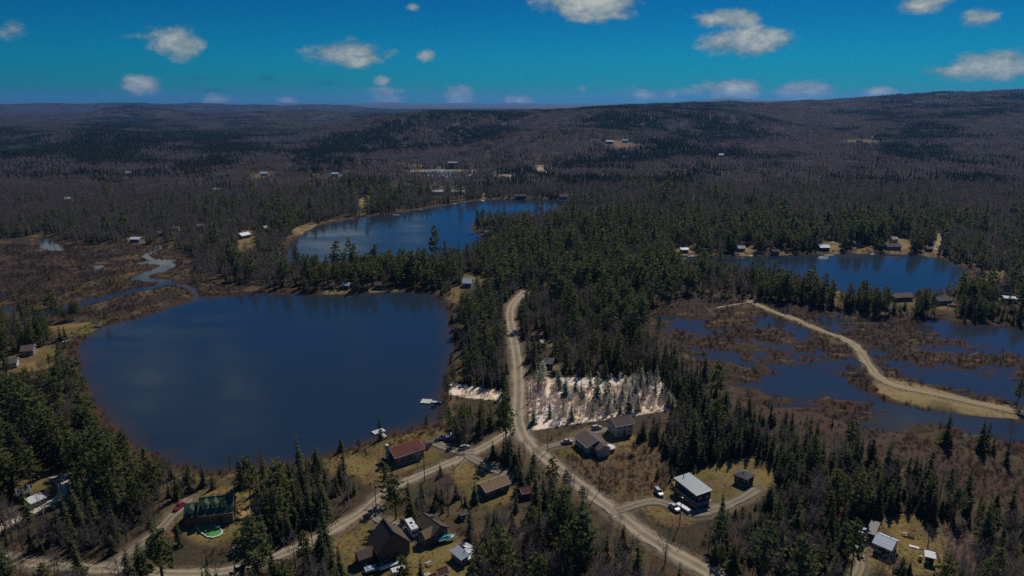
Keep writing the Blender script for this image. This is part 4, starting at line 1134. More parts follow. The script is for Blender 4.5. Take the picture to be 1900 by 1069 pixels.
# --- second brown house with a cross gable
e = House('brown_garage_house', 'brown gabled outbuilding with a front cross gable beside the camper', (769.5, 971.0), (802.7, 995.9), 3.0, 6.4, 2.2, 'shingle', 'brownshingle', win=('f3', 'r2'), door='f', fascia='dark_timber')
cg = MB()
for sg in (-1, 1): cg.prism([(e.hl * .45 + sg * 2.2, 2.7), (e.hl * .45, 4.4), (e.hl * .45, 4.56), (e.hl * .45 + sg * 2.2, 2.86)][::-sg], -e.hw - 2.4, -.6, 'y')
cg.build('cross_gable_roof', RM('tanshingle'), e.roof)
MB().prism([(e.hl * .45 - 1.9, -.4), (e.hl * .45 + 1.9, -.4), (e.hl * .45 + 1.9, 2.85), (e.hl * .45, 4.3), (e.hl * .45 - 1.9, 2.85)], -e.hw - 2.1, -e.ww, 'y').build('cross_gable_wall', WM('shingle'), e.o)
for u in (-1.1, 0, 1.1): MB().box(e.hl * .45 + u - .12, e.hl * .45 + u + .12, -e.hw - 2.16, -e.hw - 2.08, .2, 2.4).build('door_trim', M_TRIM, e.o)
MB().box(-1.2, -.6, .5, 1.1, 4.2, 5.9).build('chimney', M_CONC, e.roof)
f_ = House('metal_roof_shed', 'small shed with blue grey metal roof among parked boats', (833.7, 1022), (856.5, 1041), 2.4, 3.1, .5, 'grey', 'bluemetal', cat='shed', style='shed', win=('f2',), door='r')
# --- green roof house with dormers
a1 = House('dormer_house', 'long log house with dark green roof and a row of dormers', (366.3, 959.2), (432, 951.6), 3.5, 8.6, 4.0, 'log', 'green', win=('f4', 'r2'), door='f')
for u in (-.58, -.05, .48): a1.dormer(u * a1.hl, -2.8)
MB().box(a1.wl + .02, a1.wl + .25, -a1.ww, -a1.ww + 1.5, 0, 3.4).build('gable_panel', WM('tan'), a1.o)
a1.deck(a1.hl + .2, a1.hl + 4.2, -3.6, 1.2, .9); a1.vent(.1, .1, .7)
wg = MB(); x0_, x1_ = -a1.hl - 4.4, -a1.hl + .0
for sg in (-1, 1): wg.prism([(sg * 3.7 - .3, 3.0), (-.3, 6.1), (-.3, 6.3), (sg * 3.7 - .3, 3.18)][::sg], x0_, x1_ - .01, 'x')
wgo = wg.build('wing_roof', RM('green'), a1.o)
MB().prism([(-3.6, -.5), (3.0, -.5), (3.0, 3.4), (-.3, 6.0), (-3.6, 3.3)], x0_ + .4, -a1.wl, 'x').build('wing_wall', WM('log'), a1.o)
xd = (x0_ + x1_) / 2
MB().prism([(xd - .8, 3.7), (xd + .8, 3.7), (xd + .8, 5.3), (xd, 6.2), (xd - .8, 5.3)], -2.9, -.5, 'y').build('dormer', WM('tan'), wgo)
dr = MB()
for sg in (-1, 1): dr.prism([(xd + sg * 1.1, 5.05), (xd, 6.2), (xd, 6.34), (xd + sg * 1.1, 5.2)][::-sg], -3.2, -.3, 'y')
dr.build('dormer_roof', RM('green'), wgo)
# --- white house lower right
w1 = House('white_cottage', 'white cottage with pale blue grey metal roof on a dry lawn', (1618.0, 1007.2), (1654.5, 1023.0), 2.9, 6.8, 1.7, 'white', 'paleblue', win=('f4', 'r2', 'l1'), door='f', found=.3); w1.vent(.35, .15, .7)
w2 = House('flat_roof_annex', 'beige flat roofed annex behind the white cottage', (1606.5, 988.0), (1624.0, 994.0), 2.8, 7.6, .25, 'beige', 'greyflat', cat='annex', style='shed', win=('f2', 'l2'), door='f')
w3 = House('blue_shed', 'small pale blue shed by the spruces left of the annex', (1588, 985.5), (1602, 991), 2.1, 2.8, .4, 'blue', 'bluemetal', cat='shed', style='shed', win=('f1',), door='r')
w4 = House('white_lawn_shed', 'little white shed standing alone on the dry lawn', (1715.6, 1033.0), (1737.5, 1038.5), 2.4, 2.9, .35, 'white', 'white', cat='shed', style='shed', win=('f2',), door='f')
# --- beige houses by the road
g1 = House('beige_bungalow', 'beige bungalow with brown roof next to the gravel road bend', (1064.5, 810.5), (1088.8, 832.0), 3.1, 9.2, 2.0, 'beige', 'umber', win=('f4', 'r2'), door='f')
gw = MB()
for sg in (-1, 1): gw.prism([(sg * 2.8 + 1.0, 3.0), (1.0, 4.5), (1.0, 4.66), (sg * 2.8 + 1.0, 3.16)][::sg], g1.hl - 1.0, g1.hl + 3.6, 'x')
gw.build('wing_roof', RM('umber'), g1.o)
MB().prism([(-1.5, -.5), (3.5, -.5), (3.5, 3.05), (1.0, 4.4), (-1.5, 3.05)], g1.wl - .02, g1.hl + 3.3, 'x').build('wing_wall', WM('beige'), g1.o)
g2 = House('beige_house', 'two storey beige house with brown roof below the pale lot', (1142.7, 793.5), (1177.5, 787), 4.8, 8.0, 2.2, 'beige', 'umber', win=('f3', 'l2', 'r2'), door='f', storeys=2, found=.5); g2.vent(-.4, .1); g2.vent(.25, .1)
j1 = House('grey_cabin', 'grey roofed cabin right of the road above the pale lot', (1006.5, 675.5), (1028.0, 675.0), 2.8, 8.0, 1.5, 'grey', 'slate', win=('f3', 'r2'), door='f'); j1.vent(0, -.3); j1.vent(0, .2)
j2 = House('grey_shed', 'small pale grey shed among bushes right of the road', (1004.5, 638), (1013, 637.4), 2.3, 4.4, .5, 'grey', 'lightgrey', cat='shed', style='shed', win=('f1',), door='f')
j3 = House('brown_roof_cabin', 'dark brown roofed cabin under spruces right of the road', (986, 622.5), (1008, 621.5), 2.8, 6.0, 1.3, 'brown', 'redbrown', win=('f2', 'r1'), door='f')
k1 = House('left_bank_house', 'grey brown gabled house on the left lake bank', (37.4, 652.6), (62, 649.8), 3.0, 7.0, 2.0, 'grey', 'umber', win=('f3', 'r2'), door='f')
k2 = House('left_edge_house', 'grey roofed house with white walls at the left picture edge', (2.5, 676.5), (31.8, 672.5), 2.8, 6.6, 1.5, 'white', 'slate', win=('f3', 'r1'), door='f')
k3 = House('moss_roof_cabin', 'cabin with mossy grey green roof at the left edge', (-8, 737), (15, 729), 2.6, 6.0, 1.5, 'brown', 'mossgrey', win=('f2', 'r1'), door='f')
k4 = House('dark_cottage', 'dark cottage behind the yellow kayak at lower left', (32, 921), (58, 913), 2.7, 6.0, 1.4, 'darkwood', 'slate', win=('f2', 'r1'), door='f')
k5 = House('tarp_shelter', 'low carport with pale blue white sheet roof beside the driveway', (57.0, 936.5), (87.2, 923.5), 2.0, 4.6, .35, 'grey', 'white', cat='carport', style='shed', win=(), door='', oh=.2)

# --- cabins along the far shores
FARH = [((606, 530.5), (619, 530), 2.8, 6.5, 2.0, 'darkwood', 'redbrown', 'small dark cabin by the far shore with white gable trim'), ((633, 530.5), (648, 530.5), 2.8, 6.0, 1.5, 'brown', 'lightgrey', 'cabin with pale roof on the far shore lawn'),
        ((694, 529.5), (711, 529.5), 2.8, 6.5, 1.8, 'red', 'redbrown', 'reddish cabin under the pines on the far shore'), ((857, 526), (875, 526.5), 3.2, 8.0, 3.0, 'grey', 'paleblue', 'house with pale blue steep roof where the gravel road vanishes'),
        ((239, 444.5), (258, 444.5), 3.0, 8.0, 1.5, 'grey', 'white', 'house with white roof at the marsh edge'), ((449, 438.5), (466, 435), 3.0, 8.0, 2.2, 'grey', 'paleblue', 'house with pale blue roof at the end of a grey drive'),
        ((290, 433.5), (303, 432.5), 3.0, 7.0, 1.6, 'grey', 'slate', 'grey house half hidden by spruces near the marsh'), ((320, 424), (332, 423.5), 3.0, 7.0, 1.4, 'beige', 'umber', 'brown roofed house above the marsh spruces'),
        ((401, 431), (415, 431), 3.4, 7.0, 1.6, 'brown', 'darkbrown', 'dark brown house between pines left of the narrow lake'), ((365, 420), (378, 419.5), 3.0, 7.0, 1.6, 'cream', 'lightgrey', 'cream house among pines left of the narrow lake'),
        ((492, 424), (500, 422.5), 3.0, 7.0, 1.8, 'white', 'lightgrey', 'small pale house in pines near the narrow lake'), ((1263.5, 464), (1278.5, 464), 2.6, 7.0, 1.3, 'brown', 'white', 'long white roofed cabin at the left end of the cabin lake'),
        ((1370, 461.5), (1384, 461.5), 2.8, 8.0, 1.8, 'grey', 'lightgrey', 'grey cabin with pale roof on the cabin lake shore'), ((1434, 467), (1447, 467), 2.8, 6.0, 1.5, 'red', 'redbrown', 'rust red cabin on the cabin lake shore'),
        ((1522, 460), (1541, 460), 3.0, 8.0, 2.0, 'darkwood', 'paleblue', 'dark cabin with bright pale blue roof on the cabin lake'), ((1586, 452), (1598, 452), 3.0, 7.0, 1.6, 'cream', 'umber', 'cream cabin behind a big pine on the cabin lake'),
        ((1647, 458), (1674, 458), 3.2, 9.0, 2.2, 'grey', 'umber', 'largest grey brown house on the cabin lake lawn'), ((1656, 444.5), (1668, 444.5), 4.0, 7.0, 1.8, 'white', 'lightgrey', 'pale gabled house behind the largest cabin lake house'),
        ((1721, 462), (1733, 462), 2.6, 6.0, 1.3, 'brown', 'umber', 'brown cabin near the right end of the cabin lake'), ((1662, 553), (1697, 551), 2.8, 9.0, 1.8, 'brown', 'umber', 'wide brown cabin between the cabin lake and the marsh'),
        ((1742, 559), (1770, 557.5), 2.8, 8.0, 1.8, 'grey', 'slate', 'dark grey house among trees beside the marsh channel'), ((1864, 543.5), (1878, 543), 3.0, 7.0, 4.6, 'cream', 'tanshingle', 'steep tan gabled house at the right edge'),
        ((1863, 553.5), (1892, 556), 2.8, 7.0, .5, 'white', 'white', 'flat white roofed building at the right edge'), ((899, 431.5), (914, 431), 3.0, 7.0, 1.8, 'grey', 'slate', 'grey cabin on the wooded point of the narrow lake')]
for (pa, pb, he_, w_, r_, wl_, rf_, lb_) in FARH:
    House('shore_cabin', lb_, pa, pb, he_, w_, r_, wl_, rf_, cat='cabin', win=('f3',), door='f').o['group'] = 'cabins along the far shores'
FARTHER = [(1131, 266, 16, 9, 'brown', 'white', 'white roofed house with dark side high on the wooded hill'), (1160, 264, 13, 9, 'white', 'lightgrey', 'pale house right of the white roofed one on the wooded hill'), (490, 326, 11, 8, 'white', 'white', 'white house on the bare brown hill'),
           (623, 327, 13, 9, 'white', 'white', 'white house at the edge of the brown hill'), (813, 361, 17, 9, 'cream', 'white', 'long white building beyond the narrow lake'), (850, 361, 20, 10, 'white', 'lightgrey', 'wide pale building above the narrow lake'), (405, 357, 14, 9, 'grey', 'lightgrey', 'grey roofed house on the brown slope'),
           (128, 375, 9, 8, 'white', 'white', 'tall white building by the spruces at far left'), (240, 325, 12, 8, 'grey', 'lightgrey', 'pale roof among bare trees on the brown hill'), (842, 306, 24, 10, 'grey', 'lightgrey', 'grey shed at the sand pit edge'), (1338, 291, 10, 8, 'white', 'white', 'tiny white house on the big right slope'),
           (40, 372, 14, 9, 'brown', 'darkbrown', 'dark house on the open field at far left'), (966, 369, 15, 8, 'brown', 'umber', 'brown house at the far end of the narrow lake'), (1045, 370, 11, 8, 'grey', 'umber', 'grey cabin at the far right end of the narrow lake'), (1595, 264, 16, 9, 'brown', 'tanshingle', 'tan building in the clearing on the right slope')]
for (px_, py_, L_, W_, wl_, rf_, lb_) in FARTHER:
    hx, hy, hz = hit(px_, py_)
    House('distant_house', lb_, None, None, 4.0, W_, 2.4, wl_, rf_, win=('f3',), door='f', world=(hx, hy, hz, L_, random.uniform(-.3, .3))).o['group'] = 'distant houses'
    CLEAR_FAR.append((hx, hy - 26, 14, 34, None))


# ------------------------------------------------------------------ vehicles, boats, docks, poles, yard things
CARC = {'white': (.40, .40, .395), 'silver': (.42, .43, .44), 'red': (.28, .02, .025), 'dark': (.04, .042, .045), 'green': (.03, .05, .04), 'blue': (.05, .08, .16)}


def car(label, px, py, ang, col='white', kind='car', L=4.6):
    x, y = P(px, py, G); o = tag(empty('parked_car', (x, y, gz(x, y) + .22), math.radians(ang)), label, 'car', 'parked cars')
    cm = pmat('car_' + col, CARC[col], .3, .06, .5, spec=.5, coat=.5); hw = .9; s = L / 4.6
    def ring(xx, zl, zt, w, tw): return [(xx * s, -w, zl), (xx * s, w, zl), (xx * s, w, (zl + zt) / 2), (xx * s, tw, zt), (xx * s, -tw, zt), (xx * s, -w, (zl + zt) / 2)]
    MB().loft([ring(-2.3, .42, .78, .78, .7), ring(-2.15, .28, .95, .88, .8), ring(-.9, .25, .98, .9, .82), ring(.9, .25, .98, .9, .82), ring(1.9, .28, .86, .88, .78), ring(2.3, .4, .66, .76, .66)]).build('body', cm, o)
    if kind == 'pickup': cab = [(.95, .98), (.35, 1.62), (-.55, 1.66), (-.75, .98)]
    elif kind == 'suv': cab = [(1.0, .98), (.45, 1.60), (-1.9, 1.62), (-2.15, .96)]
    else: cab = [(1.05, .97), (.3, 1.45), (-1.0, 1.46), (-1.75, .96)]
    gl = [(a * s, -.80 if z < 1 else -.64, z) for a, z in cab]; gr = [(a * s, .80 if z < 1 else .64, z) for a, z in cab]
    MB().add(gl + gr, [(0, 1, 2, 3), (7, 6, 5, 4), (0, 4, 5, 1), (1, 5, 6, 2), (2, 6, 7, 3), (3, 7, 4, 0)]).build('windows', M_GLASS, o)
    t0, t1 = cab[1], cab[2]; MB().add([(t0[0] * s, -.66, t0[1] + .005), (t1[0] * s, -.66, t1[1] + .005), (t1[0] * s, .66, t1[1] + .005), (t0[0] * s, .66, t0[1] + .005), (t0[0] * s - .06, -.6, t0[1] + .07), (t1[0] * s + .06, -.6, t1[1] + .07), (t1[0] * s + .06, .6, t1[1] + .07), (t0[0] * s - .06, .6, t0[1] + .07)],
                                     [(4, 5, 6, 7), (0, 1, 5, 4), (1, 2, 6, 5), (2, 3, 7, 6), (3, 0, 4, 7)]).build('car_roof', cm, o)
    for sx in (-1.4, 1.4):
        for sy in (-1, 1):
            w = MB().cyl((sx * s, sy * .72, .3), (sx * s, sy * .93, .3), .33, n=12).build('wheel', M_BLACK, o); MB().cyl((sx * s, sy * .9, .3), (sx * s, sy * .945, .3), .19, n=10).build('rim', M_METAL, w)
    for sy in (-.6, .6): MB().box(2.2 * s, 2.31 * s, sy - .14, sy + .14, .52, .64).build('headlight', M_TRIM, o); MB().box(-2.32 * s, -2.2 * s, sy - .12, sy + .12, .6, .74).build('tail_light', pmat('tail_red', (.3, .02, .02), .3), o)
    return o


car('white sedan parked before the beige bungalow', 1052, 823, 8, 'white')
car('white car parked beside the two storey beige house', 1107, 797, 20, 'white', 'suv')
car('white car on the gravel yard nearest the shrubs by the modern house', 1222, 917, -72, 'white', 'suv')
car('white car parked at the balcony side of the modern house', 1251, 945, -62, 'white')
car('silver car standing along the side road', 862, 833, 32, 'silver', 'suv')
car('dark car at the end of the red roofed house', 795, 829, 70, 'dark')
car('red car in front of the green roofed house', 333, 944, -105, 'red')
car('dark green pickup with white hood beside the white cottage drive', 1594, 1017, 35, 'green', 'pickup')
car('white car half under trees on the pale driveway', 106, 894, 25, 'white', 'suv')
car('white car on the strip between cabin lake and marsh', 1766, 569, -20, 'white')
car('blue car parked under the pines by the red roofed house', 836, 818, 15, 'blue', 'suv')
car('white pickup parked under the pines by the red roofed house', 822, 815, 20, 'white', 'pickup', 5.2)
car('silver car under the pines nearest the side road', 846, 808, 10, 'silver')


def camper(label, px, py, ang):
    x, y = P(px, py, G); o = tag(empty('camper', (x, y, gz(x, y) + .2), math.radians(ang)), label, 'camper')
    MB().prism([(-3.0, .6), (2.0, .6), (2.0, 1.7), (3.1, 1.9), (3.1, 2.8), (2.8, 3.0), (-2.9, 3.0), (-3.0, 2.8)], -1.15, 1.15).build('body', M_WHITE, o)
    MB().prism([(2.0, .45), (3.6, .45), (3.6, 1.0), (2.9, 1.2), (2.4, 1.68), (2.0, 1.68)], -1.0, 1.0).build('cab', M_WHITE, o)
    MB().add([(2.9, -.9, 1.22), (2.9, .9, 1.22), (2.45, .9, 1.66), (2.45, -.9, 1.66)], [(0, 1, 2, 3)]).build('windshield', M_GLASS, o)
    MB().box(-.6, .2, -.4, .4, 3.0, 3.18).build('roof_hatch', M_GLASS, o); MB().box(1.2, 1.9, -.35, .35, 3.0, 3.2).build('air_conditioner', M_TRIM, o)
    for sx in (-1.6, 2.7):
        for sy in (-1, 1): MB().cyl((sx, sy * .85, .35), (sx, sy * 1.12, .35), .38, n=12).build('wheel', M_BLACK, o)
    for sx in (-2.0, -.3): MB().box(sx - .45, sx + .45, -1.18, -1.14, 1.7, 2.3).build('window', M_GLASS, o)


camper('white camper van parked beside the brown outbuilding', 764, 987, -62)


def boat(label, px, py, ang, L=5.2, col=None, cover=None, name='boat', trailer=True, W=1.9, cat='boat', group=None):
    x, y = P(px, py, G); o = tag(empty(name, (x, y, gz(x, y) + .1), math.radians(ang)), label, cat, group)
    z = .55 if trailer else .02
    def ring(xx, w, zl, zt): return [(xx, 0, zl), (xx, w * .6, zl + .12), (xx, w, zt), (xx, w * .84, zt), (xx, 0, zt - .28), (xx, -w * .84, zt), (xx, -w, zt), (xx, -w * .6, zl + .12)]
    MB().loft([ring(-L / 2, W * .44, z, z + .75), ring(-L * .2, W / 2, z, z + .78), ring(L * .15, W * .48, z + .02, z + .8), ring(L * .36, W * .3, z + .12, z + .9), ring(L / 2, .06, z + .35, z + 1.0)]).build('hull', col or M_WHITE, o)
    if cover: MB().loft([[(-L * .42, -W * .42, z + .76), (-L * .42, W * .42, z + .76), (-L * .42, W * .2, z + 1.1), (-L * .42, -W * .2, z + 1.1)], [(0, -W * .46, z + .8), (0, W * .46, z + .8), (0, W * .2, z + 1.45), (0, -W * .2, z + 1.45)], [(L * .2, -W * .36, z + .85), (L * .2, W * .36, z + .85), (L * .2, W * .1, z + 1.1), (L * .2, -W * .1, z + 1.1)]]).build('cover', cover, o)
    else:
        for sx in (-.25, .1): MB().box(L * sx, L * sx + .3, -W * .4, W * .4, z + .5, z + .56).build('thwart', M_TRIM, o)
    if trailer:
        MB().box(-L * .45, L * .6, -.06, .06, .38, .5).box(-L * .2, -L * .1, -W * .5, W * .5, .34, .44).build('trailer_frame', M_METAL, o)
        for sy in (-1, 1): MB().cyl((-L * .15, sy * W * .5, .28), (-L * .15, sy * (W * .5 + .2), .28), .28, n=10).build('wheel', M_BLACK, o)


M_TEAL = pmat('teal_canvas', (.02, .32, .38), .7, .2); M_YEL = pmat('yellow_plastic', (.55, .40, .03), .45, .1); M_TARP = pmat('blue_grey_tarp', (.36, .42, .50), .5, .25, 2)
boat('white motorboat under a bright teal cover', 830, 1004, 24, 5.6, None, M_TEAL)
boat('white boat lying against the metal roofed shed, uphill one', 866, 1019, -35, 4.6, name='rowing_boat')
boat('white boat lying beside the metal roofed shed, middle one', 873, 1030, -20, 4.2, name='rowing_boat')
boat('white boat beside the metal roofed shed, downhill one', 871, 1041, 30, 3.8, name='rowing_boat')
boat('white rowing boat pulled up on the left bank grass', 182, 606, 20, 4.0, trailer=False, name='rowing_boat', W=1.3)
boat('pale rowing boat lying on the left bank below the house', 122, 636, 10, 3.6, trailer=False, name='rowing_boat', W=1.3)
boat('bright yellow kayak lying beside the dark cottage', 49, 925, 25, 4.2, M_YEL, trailer=False, name='kayak', W=.9, cat='kayak')


def trailer(label, px, py, ang, L=4.5, W=2.0, hgt=.9, mat=None, box=True):
    x, y = P(px, py, G); o = tag(empty('utility_trailer', (x, y, gz(x, y) + .15), math.radians(ang)), label, 'trailer')
    b_ = MB().box(-L / 2, L / 2, -W / 2, W / 2, .5, .62).build('bed', mat or M_WHITE, o)
    if box: MB().prism([(-L / 2 + .05, .63), (L / 2 - .05, .63), (L / 2 - .15, .63 + hgt), (-L / 2 + .15, .63 + hgt)], -W / 2 + .05, W / 2 - .05).build('cargo_box', mat or M_WHITE, o)
    MB().box(L / 2, L / 2 + 1.2, -.06, .06, .42, .52).build('drawbar', M_METAL, o)
    for sy in (-1, 1): MB().cyl((0, sy * (W / 2 + .02), .3), (0, sy * (W / 2 + .22), .3), .3, n=10).build('wheel', M_BLACK, o)


trailer('long white trailer in front of the modern house', 1268, 946, -55, 5.5, 1.6, .5)
trailer('white box trailer on the yard before the shingled house', 741, 1066, 28, 4.6, 2.2, 1.2)
trailer('pale flat trailer behind the white box trailer', 722, 1054, 30, 6.0, 1.2, .25)
trailer('grey trailer in the bushes left of the white box trailer', 688, 1060, 25, 3.6, 2.2, .5, M_TARP)

s1 = House('dark_red_shed', 'dark red roofed shed at the bottom edge of the yard', (814, 1071), (834, 1064), 2.2, 3.2, 1.2, 'red', 'redbrown', cat='shed', win=('f1',), door='r')
s2 = House('maroon_roof_hut', 'smaller maroon roofed hut at the bottom edge, left one', (801, 1079), (813, 1074), 2.0, 2.6, 1.1, 'red', 'maroon', cat='shed', win=('f1',), door='')
s3 = House('brown_bush_shed', 'brown shed half hidden in shrubs behind the bungalow', (968, 918), (992, 913), 2.2, 4.0, 1.2, 'brown', 'redbrown', cat='shed', win=('f1',), door='')
s4 = House('weathered_hut', 'small weathered grey hut in bushes right of the brown outbuilding', (855, 957), (868, 953), 1.9, 2.6, .8, 'grey', 'umber', cat='shed', win=('f1',), door='')


def tarp_pile(label, px, py, ang, L, W, H, mat, name='tarp_covered_pile', cat='pile'):
    x, y = P(px, py, G); R = np.random.default_rng(int(px)); nx, ny = 9, 7; V = []
    for i in range(nx):
        for j in range(ny):
            u, v = i / (nx - 1) * 2 - 1, j / (ny - 1) * 2 - 1; e_ = max(abs(u), abs(v))
            V.append((u * L / 2, v * W / 2, H * (1 - e_**3) * R.uniform(.7, 1.1) + (.0 if e_ < 1 else -.1)))
    F = [(i * ny + j, (i + 1) * ny + j, (i + 1) * ny + j + 1, i * ny + j + 1) for i in range(nx - 1) for j in range(ny - 1)]
    o = MB().add(V, F).build(name, mat, None, (x, y, gz(x, y) + .03)); o.rotation_euler.z = math.radians(ang); return tag(o, label, cat)


tarp_pile('blue grey tarpaulin over a heap beside the pale driveway', 149, 936, 10, 3.6, 2.4, 1.1, M_TARP)
tarp_pile('white sheeted heap under the pines by the red roofed house', 840, 813, 15, 4.6, 2.0, 1.0, M_WHITE)
tarp_pile('heap of pale scrap at the bottom edge before the sheds', 786, 1070, 10, 4.2, 2.4, .8, pmat('scrap', (.42, .38, .34), .8, .6, 3))
tarp_pile('stack of pale boards on the shingled house lawn', 706, 1044, -30, 1.8, 1.6, .25, pmat('pale_board', (.55, .48, .36), .8, .2), 'board_stack', 'boards')


def mower(px, py):
    x, y = P(px, py, G); o = tag(empty('garden_tractor', (x, y, gz(x, y) + .05), .9), 'yellow garden tractor beside the little white shed', 'tractor')
    MB().prism([(-.2, .45), (1.0, .45), (1.0, .8), (.8, .95), (-.1, .95)], -.3, .3).build('hood', M_YEL, o); MB().box(-.9, -.2, -.35, .35, .4, .6).build('chassis', M_YEL, o)
    MB().prism([(-.8, .6), (-.35, .6), (-.35, .75), (-.7, .8), (-.85, 1.2), (-.95, 1.2)], -.25, .25).build('seat', M_BLACK, o); MB().cyl((-.15, 0, .95), (-.3, 0, 1.15), .18, n=12).build('steering_wheel', M_BLACK, o)
    for sx, r_ in ((-.6, .36), (.75, .24)):
        for sy in (-1, 1): MB().cyl((sx, sy * .32, r_), (sx, sy * .52, r_), r_, n=12).build('wheel', M_BLACK, o)


mower(1707, 1039)


def table(label, px, py, ang, mat):
    x, y = P(px, py, G); o = tag(empty('picnic_table', (x, y, gz(x, y) + .02), math.radians(ang)), label, 'table')
    for i in range(4): MB().box(-.9, .9, -.38 + .19 * i, -.38 + .19 * i + .17, .72, .77).build('plank', mat, o)
    for sy in (-.75, .75): MB().box(-.9, .9, sy - .13, sy + .13, .42, .47).build('bench', mat, o)
    for sx in (-.6, .6): MB().box(sx - .04, sx + .04, -.8, .8, .36, .42).box(sx - .05, sx + .05, -.35, -.25, 0, .36).box(sx - .05, sx + .05, .25, .35, 0, .36).box(sx - .04, sx + .04, -.05, .05, .42, .72).build('leg_frame', mat, o)


table('brown picnic table behind the white cottage', 1679, 994, 20, M_WOOD); table('dark picnic table right of the brown one on the cottage lawn', 1690, 997, -30, M_WOODD)
table('pale picnic table on the dry lawn of the shingled house', 796, 1048, 40, pmat('grey_wood', (.38, .34, .30), .8, .2))
x_, y_ = P(1696, 1016); o_ = tag(MB().box(-1.3, 1.3, -.5, .5, 0, .12).box(-1.2, 1.2, -.4, .4, .12, .18).build('white_door_panel', M_WHITE, None, (x_, y_, gz(x_, y_) + .02)), 'flat white panel lying on the cottage lawn', 'panel'); o_.rotation_euler.z = -.5


def hot_tub(px, py):
    x, y = P(px, py, G); o = tag(empty('above_ground_pool', (x, y, gz(x, y))), 'round timber sided tub with white rim at the beige bungalow', 'pool')
    MB().cyl((0, 0, -.3), (0, 0, 1.5), 2.0, n=20).build('side_wall', pmat('red_timber', (.20, .10, .06), .8, .25), o); MB().cyl((0, 0, 1.5), (0, 0, 1.62), 2.12, n=20).build('rim', M_TRIM, o); MB().cyl((0, 0, 1.62), (0, 0, 1.75), 1.7, 1.5, n=20).build('cover', M_WHITE, o)


hot_tub(1131, 836)


# --- swimming pool with green water
pc = [P(a_, b_, G) for a_, b_ in [(363.5, 973), (374, 970.5), (387, 970.5), (411, 983), (410.5, 993), (388, 999), (372, 988), (364, 978)]]
pcx = sum(q[0] for q in pc) / 8; pcy = sum(q[1] for q in pc) / 8; po = tag(empty('swimming_pool', (pcx, pcy, G)), 'kidney shaped swimming pool with green water and white coping', 'swimming pool')
pr = [(q[0] - pcx, q[1] - pcy) for q in chaikin(pc, True, 1)]; n_ = len(pr)
MB().add([(x, y, .12) for x, y in pr], [tuple(range(n_))[::-1]]).build('water', pmat('pool_green', (.26, .46, .04), .08, .5, .35, spec=.5, col2=(.05, .26, .09)), po)
cv = MB()
for i in range(n_):
    a_, b_ = Vector(pr[i]), Vector(pr[(i + 1) % n_]); a2, b2 = a_ * 1.10, b_ * 1.10
    cv.add([(a_.x, a_.y, .05), (b_.x, b_.y, .05), (b2.x, b2.y, .0), (a2.x, a2.y, .0), (a_.x, a_.y, .30), (b_.x, b_.y, .30), (b2.x, b2.y, .30), (a2.x, a2.y, .30)], [(4, 5, 6, 7) if i >= 0 else 0, (0, 1, 5, 4), (3, 7, 6, 2)])
cv.build('coping', M_TRIM, po)
MB().box(pr[5][0] - .6, pr[5][0] + .6, pr[5][1] - .5, pr[5][1] + .5, .31, .6).build('pool_step', M_WHITE, po)
HOUSES_XY.append((pcx, pcy, 6.5))


def dock(label, a, b, plat=None, w=1.6, mat=None):
    A = Vector(P(a[0], a[1], .4)); B = Vector(P(b[0], b[1], .4)); d_ = B - A; L = d_.length; o = tag(empty('dock', (A.x, A.y, 0), math.atan2(d_.y, d_.x)), label, 'dock', 'docks on the lakes'); mat = mat or pmat('dock_boards', (.55, .53, .50), .8, .15)
    if L > 9 or plat:
        n = max(3, int(L / .9))
        for i in range(n): MB().box(i * L / n + .02, (i + 1) * L / n - .02, -w / 2, w / 2, .35, .43).build('plank', mat, o)
    else: MB().box(0, L, -w / 2, w / 2, .35, .43).build('deck', mat, o)
    if plat: MB().box(-plat[0], -.02, -plat[1] / 2, plat[1] / 2, .34, .44).build('platform', mat, o)
    for xx in (.3, L - .3):
        for sy in (-1, 1): MB().cyl((xx, sy * w * .5, -1.4), (xx, sy * w * .5, .34), .08, n=6).build('pile', M_METAL, o)


dock('long white dock with square platform at the right lake bank', (800, 745), (823, 746.5), (4.6, 4.2))
dock('white T shaped dock below the red roofed house', (706, 803), (716, 811), (3.2, 5.0))
for i, (a_, b_, t_) in enumerate([((729, 399), (742, 399), 'leftmost pale dock on the narrow lake'), ((771, 388.5), (783, 388.5), 'second pale dock from the left on the narrow lake'), ((798, 382.5), (807, 382), 'third pale dock from the left on the narrow lake'), ((819, 380.5), (828, 380), 'fourth pale dock on the far shore of the narrow lake'),
                              ((840, 378), (847, 377.6), 'fifth pale dock on the far shore of the narrow lake'), ((857, 374.8), (866, 374.5), 'pale dock below the wide pale building'), ((914, 452), (926, 451), 'pale dock below the wooded point'), ((985, 398.5), (996, 398.5), 'pale dock behind the wooded point'),
                              ((1276, 475.5), (1297, 474.5), 'long pale dock at the left end of the cabin lake'), ((1392, 475.5), (1398, 474), 'short pale dock before the grey cabin'), ((1530, 473.5), (1546, 473), 'pale dock before the pale blue roof'), ((1615, 472), (1622, 472), 'small pale dock left of the largest cabin lake house'), ((895, 373.5), (899, 370), 'pale boat ramp dock at the beach track')]):
    dock(t_, a_, b_, None, 1.8)

M_POLE = pmat('weathered_pole', (.13, .10, .08), .9, .2); POLE_TOPS = []


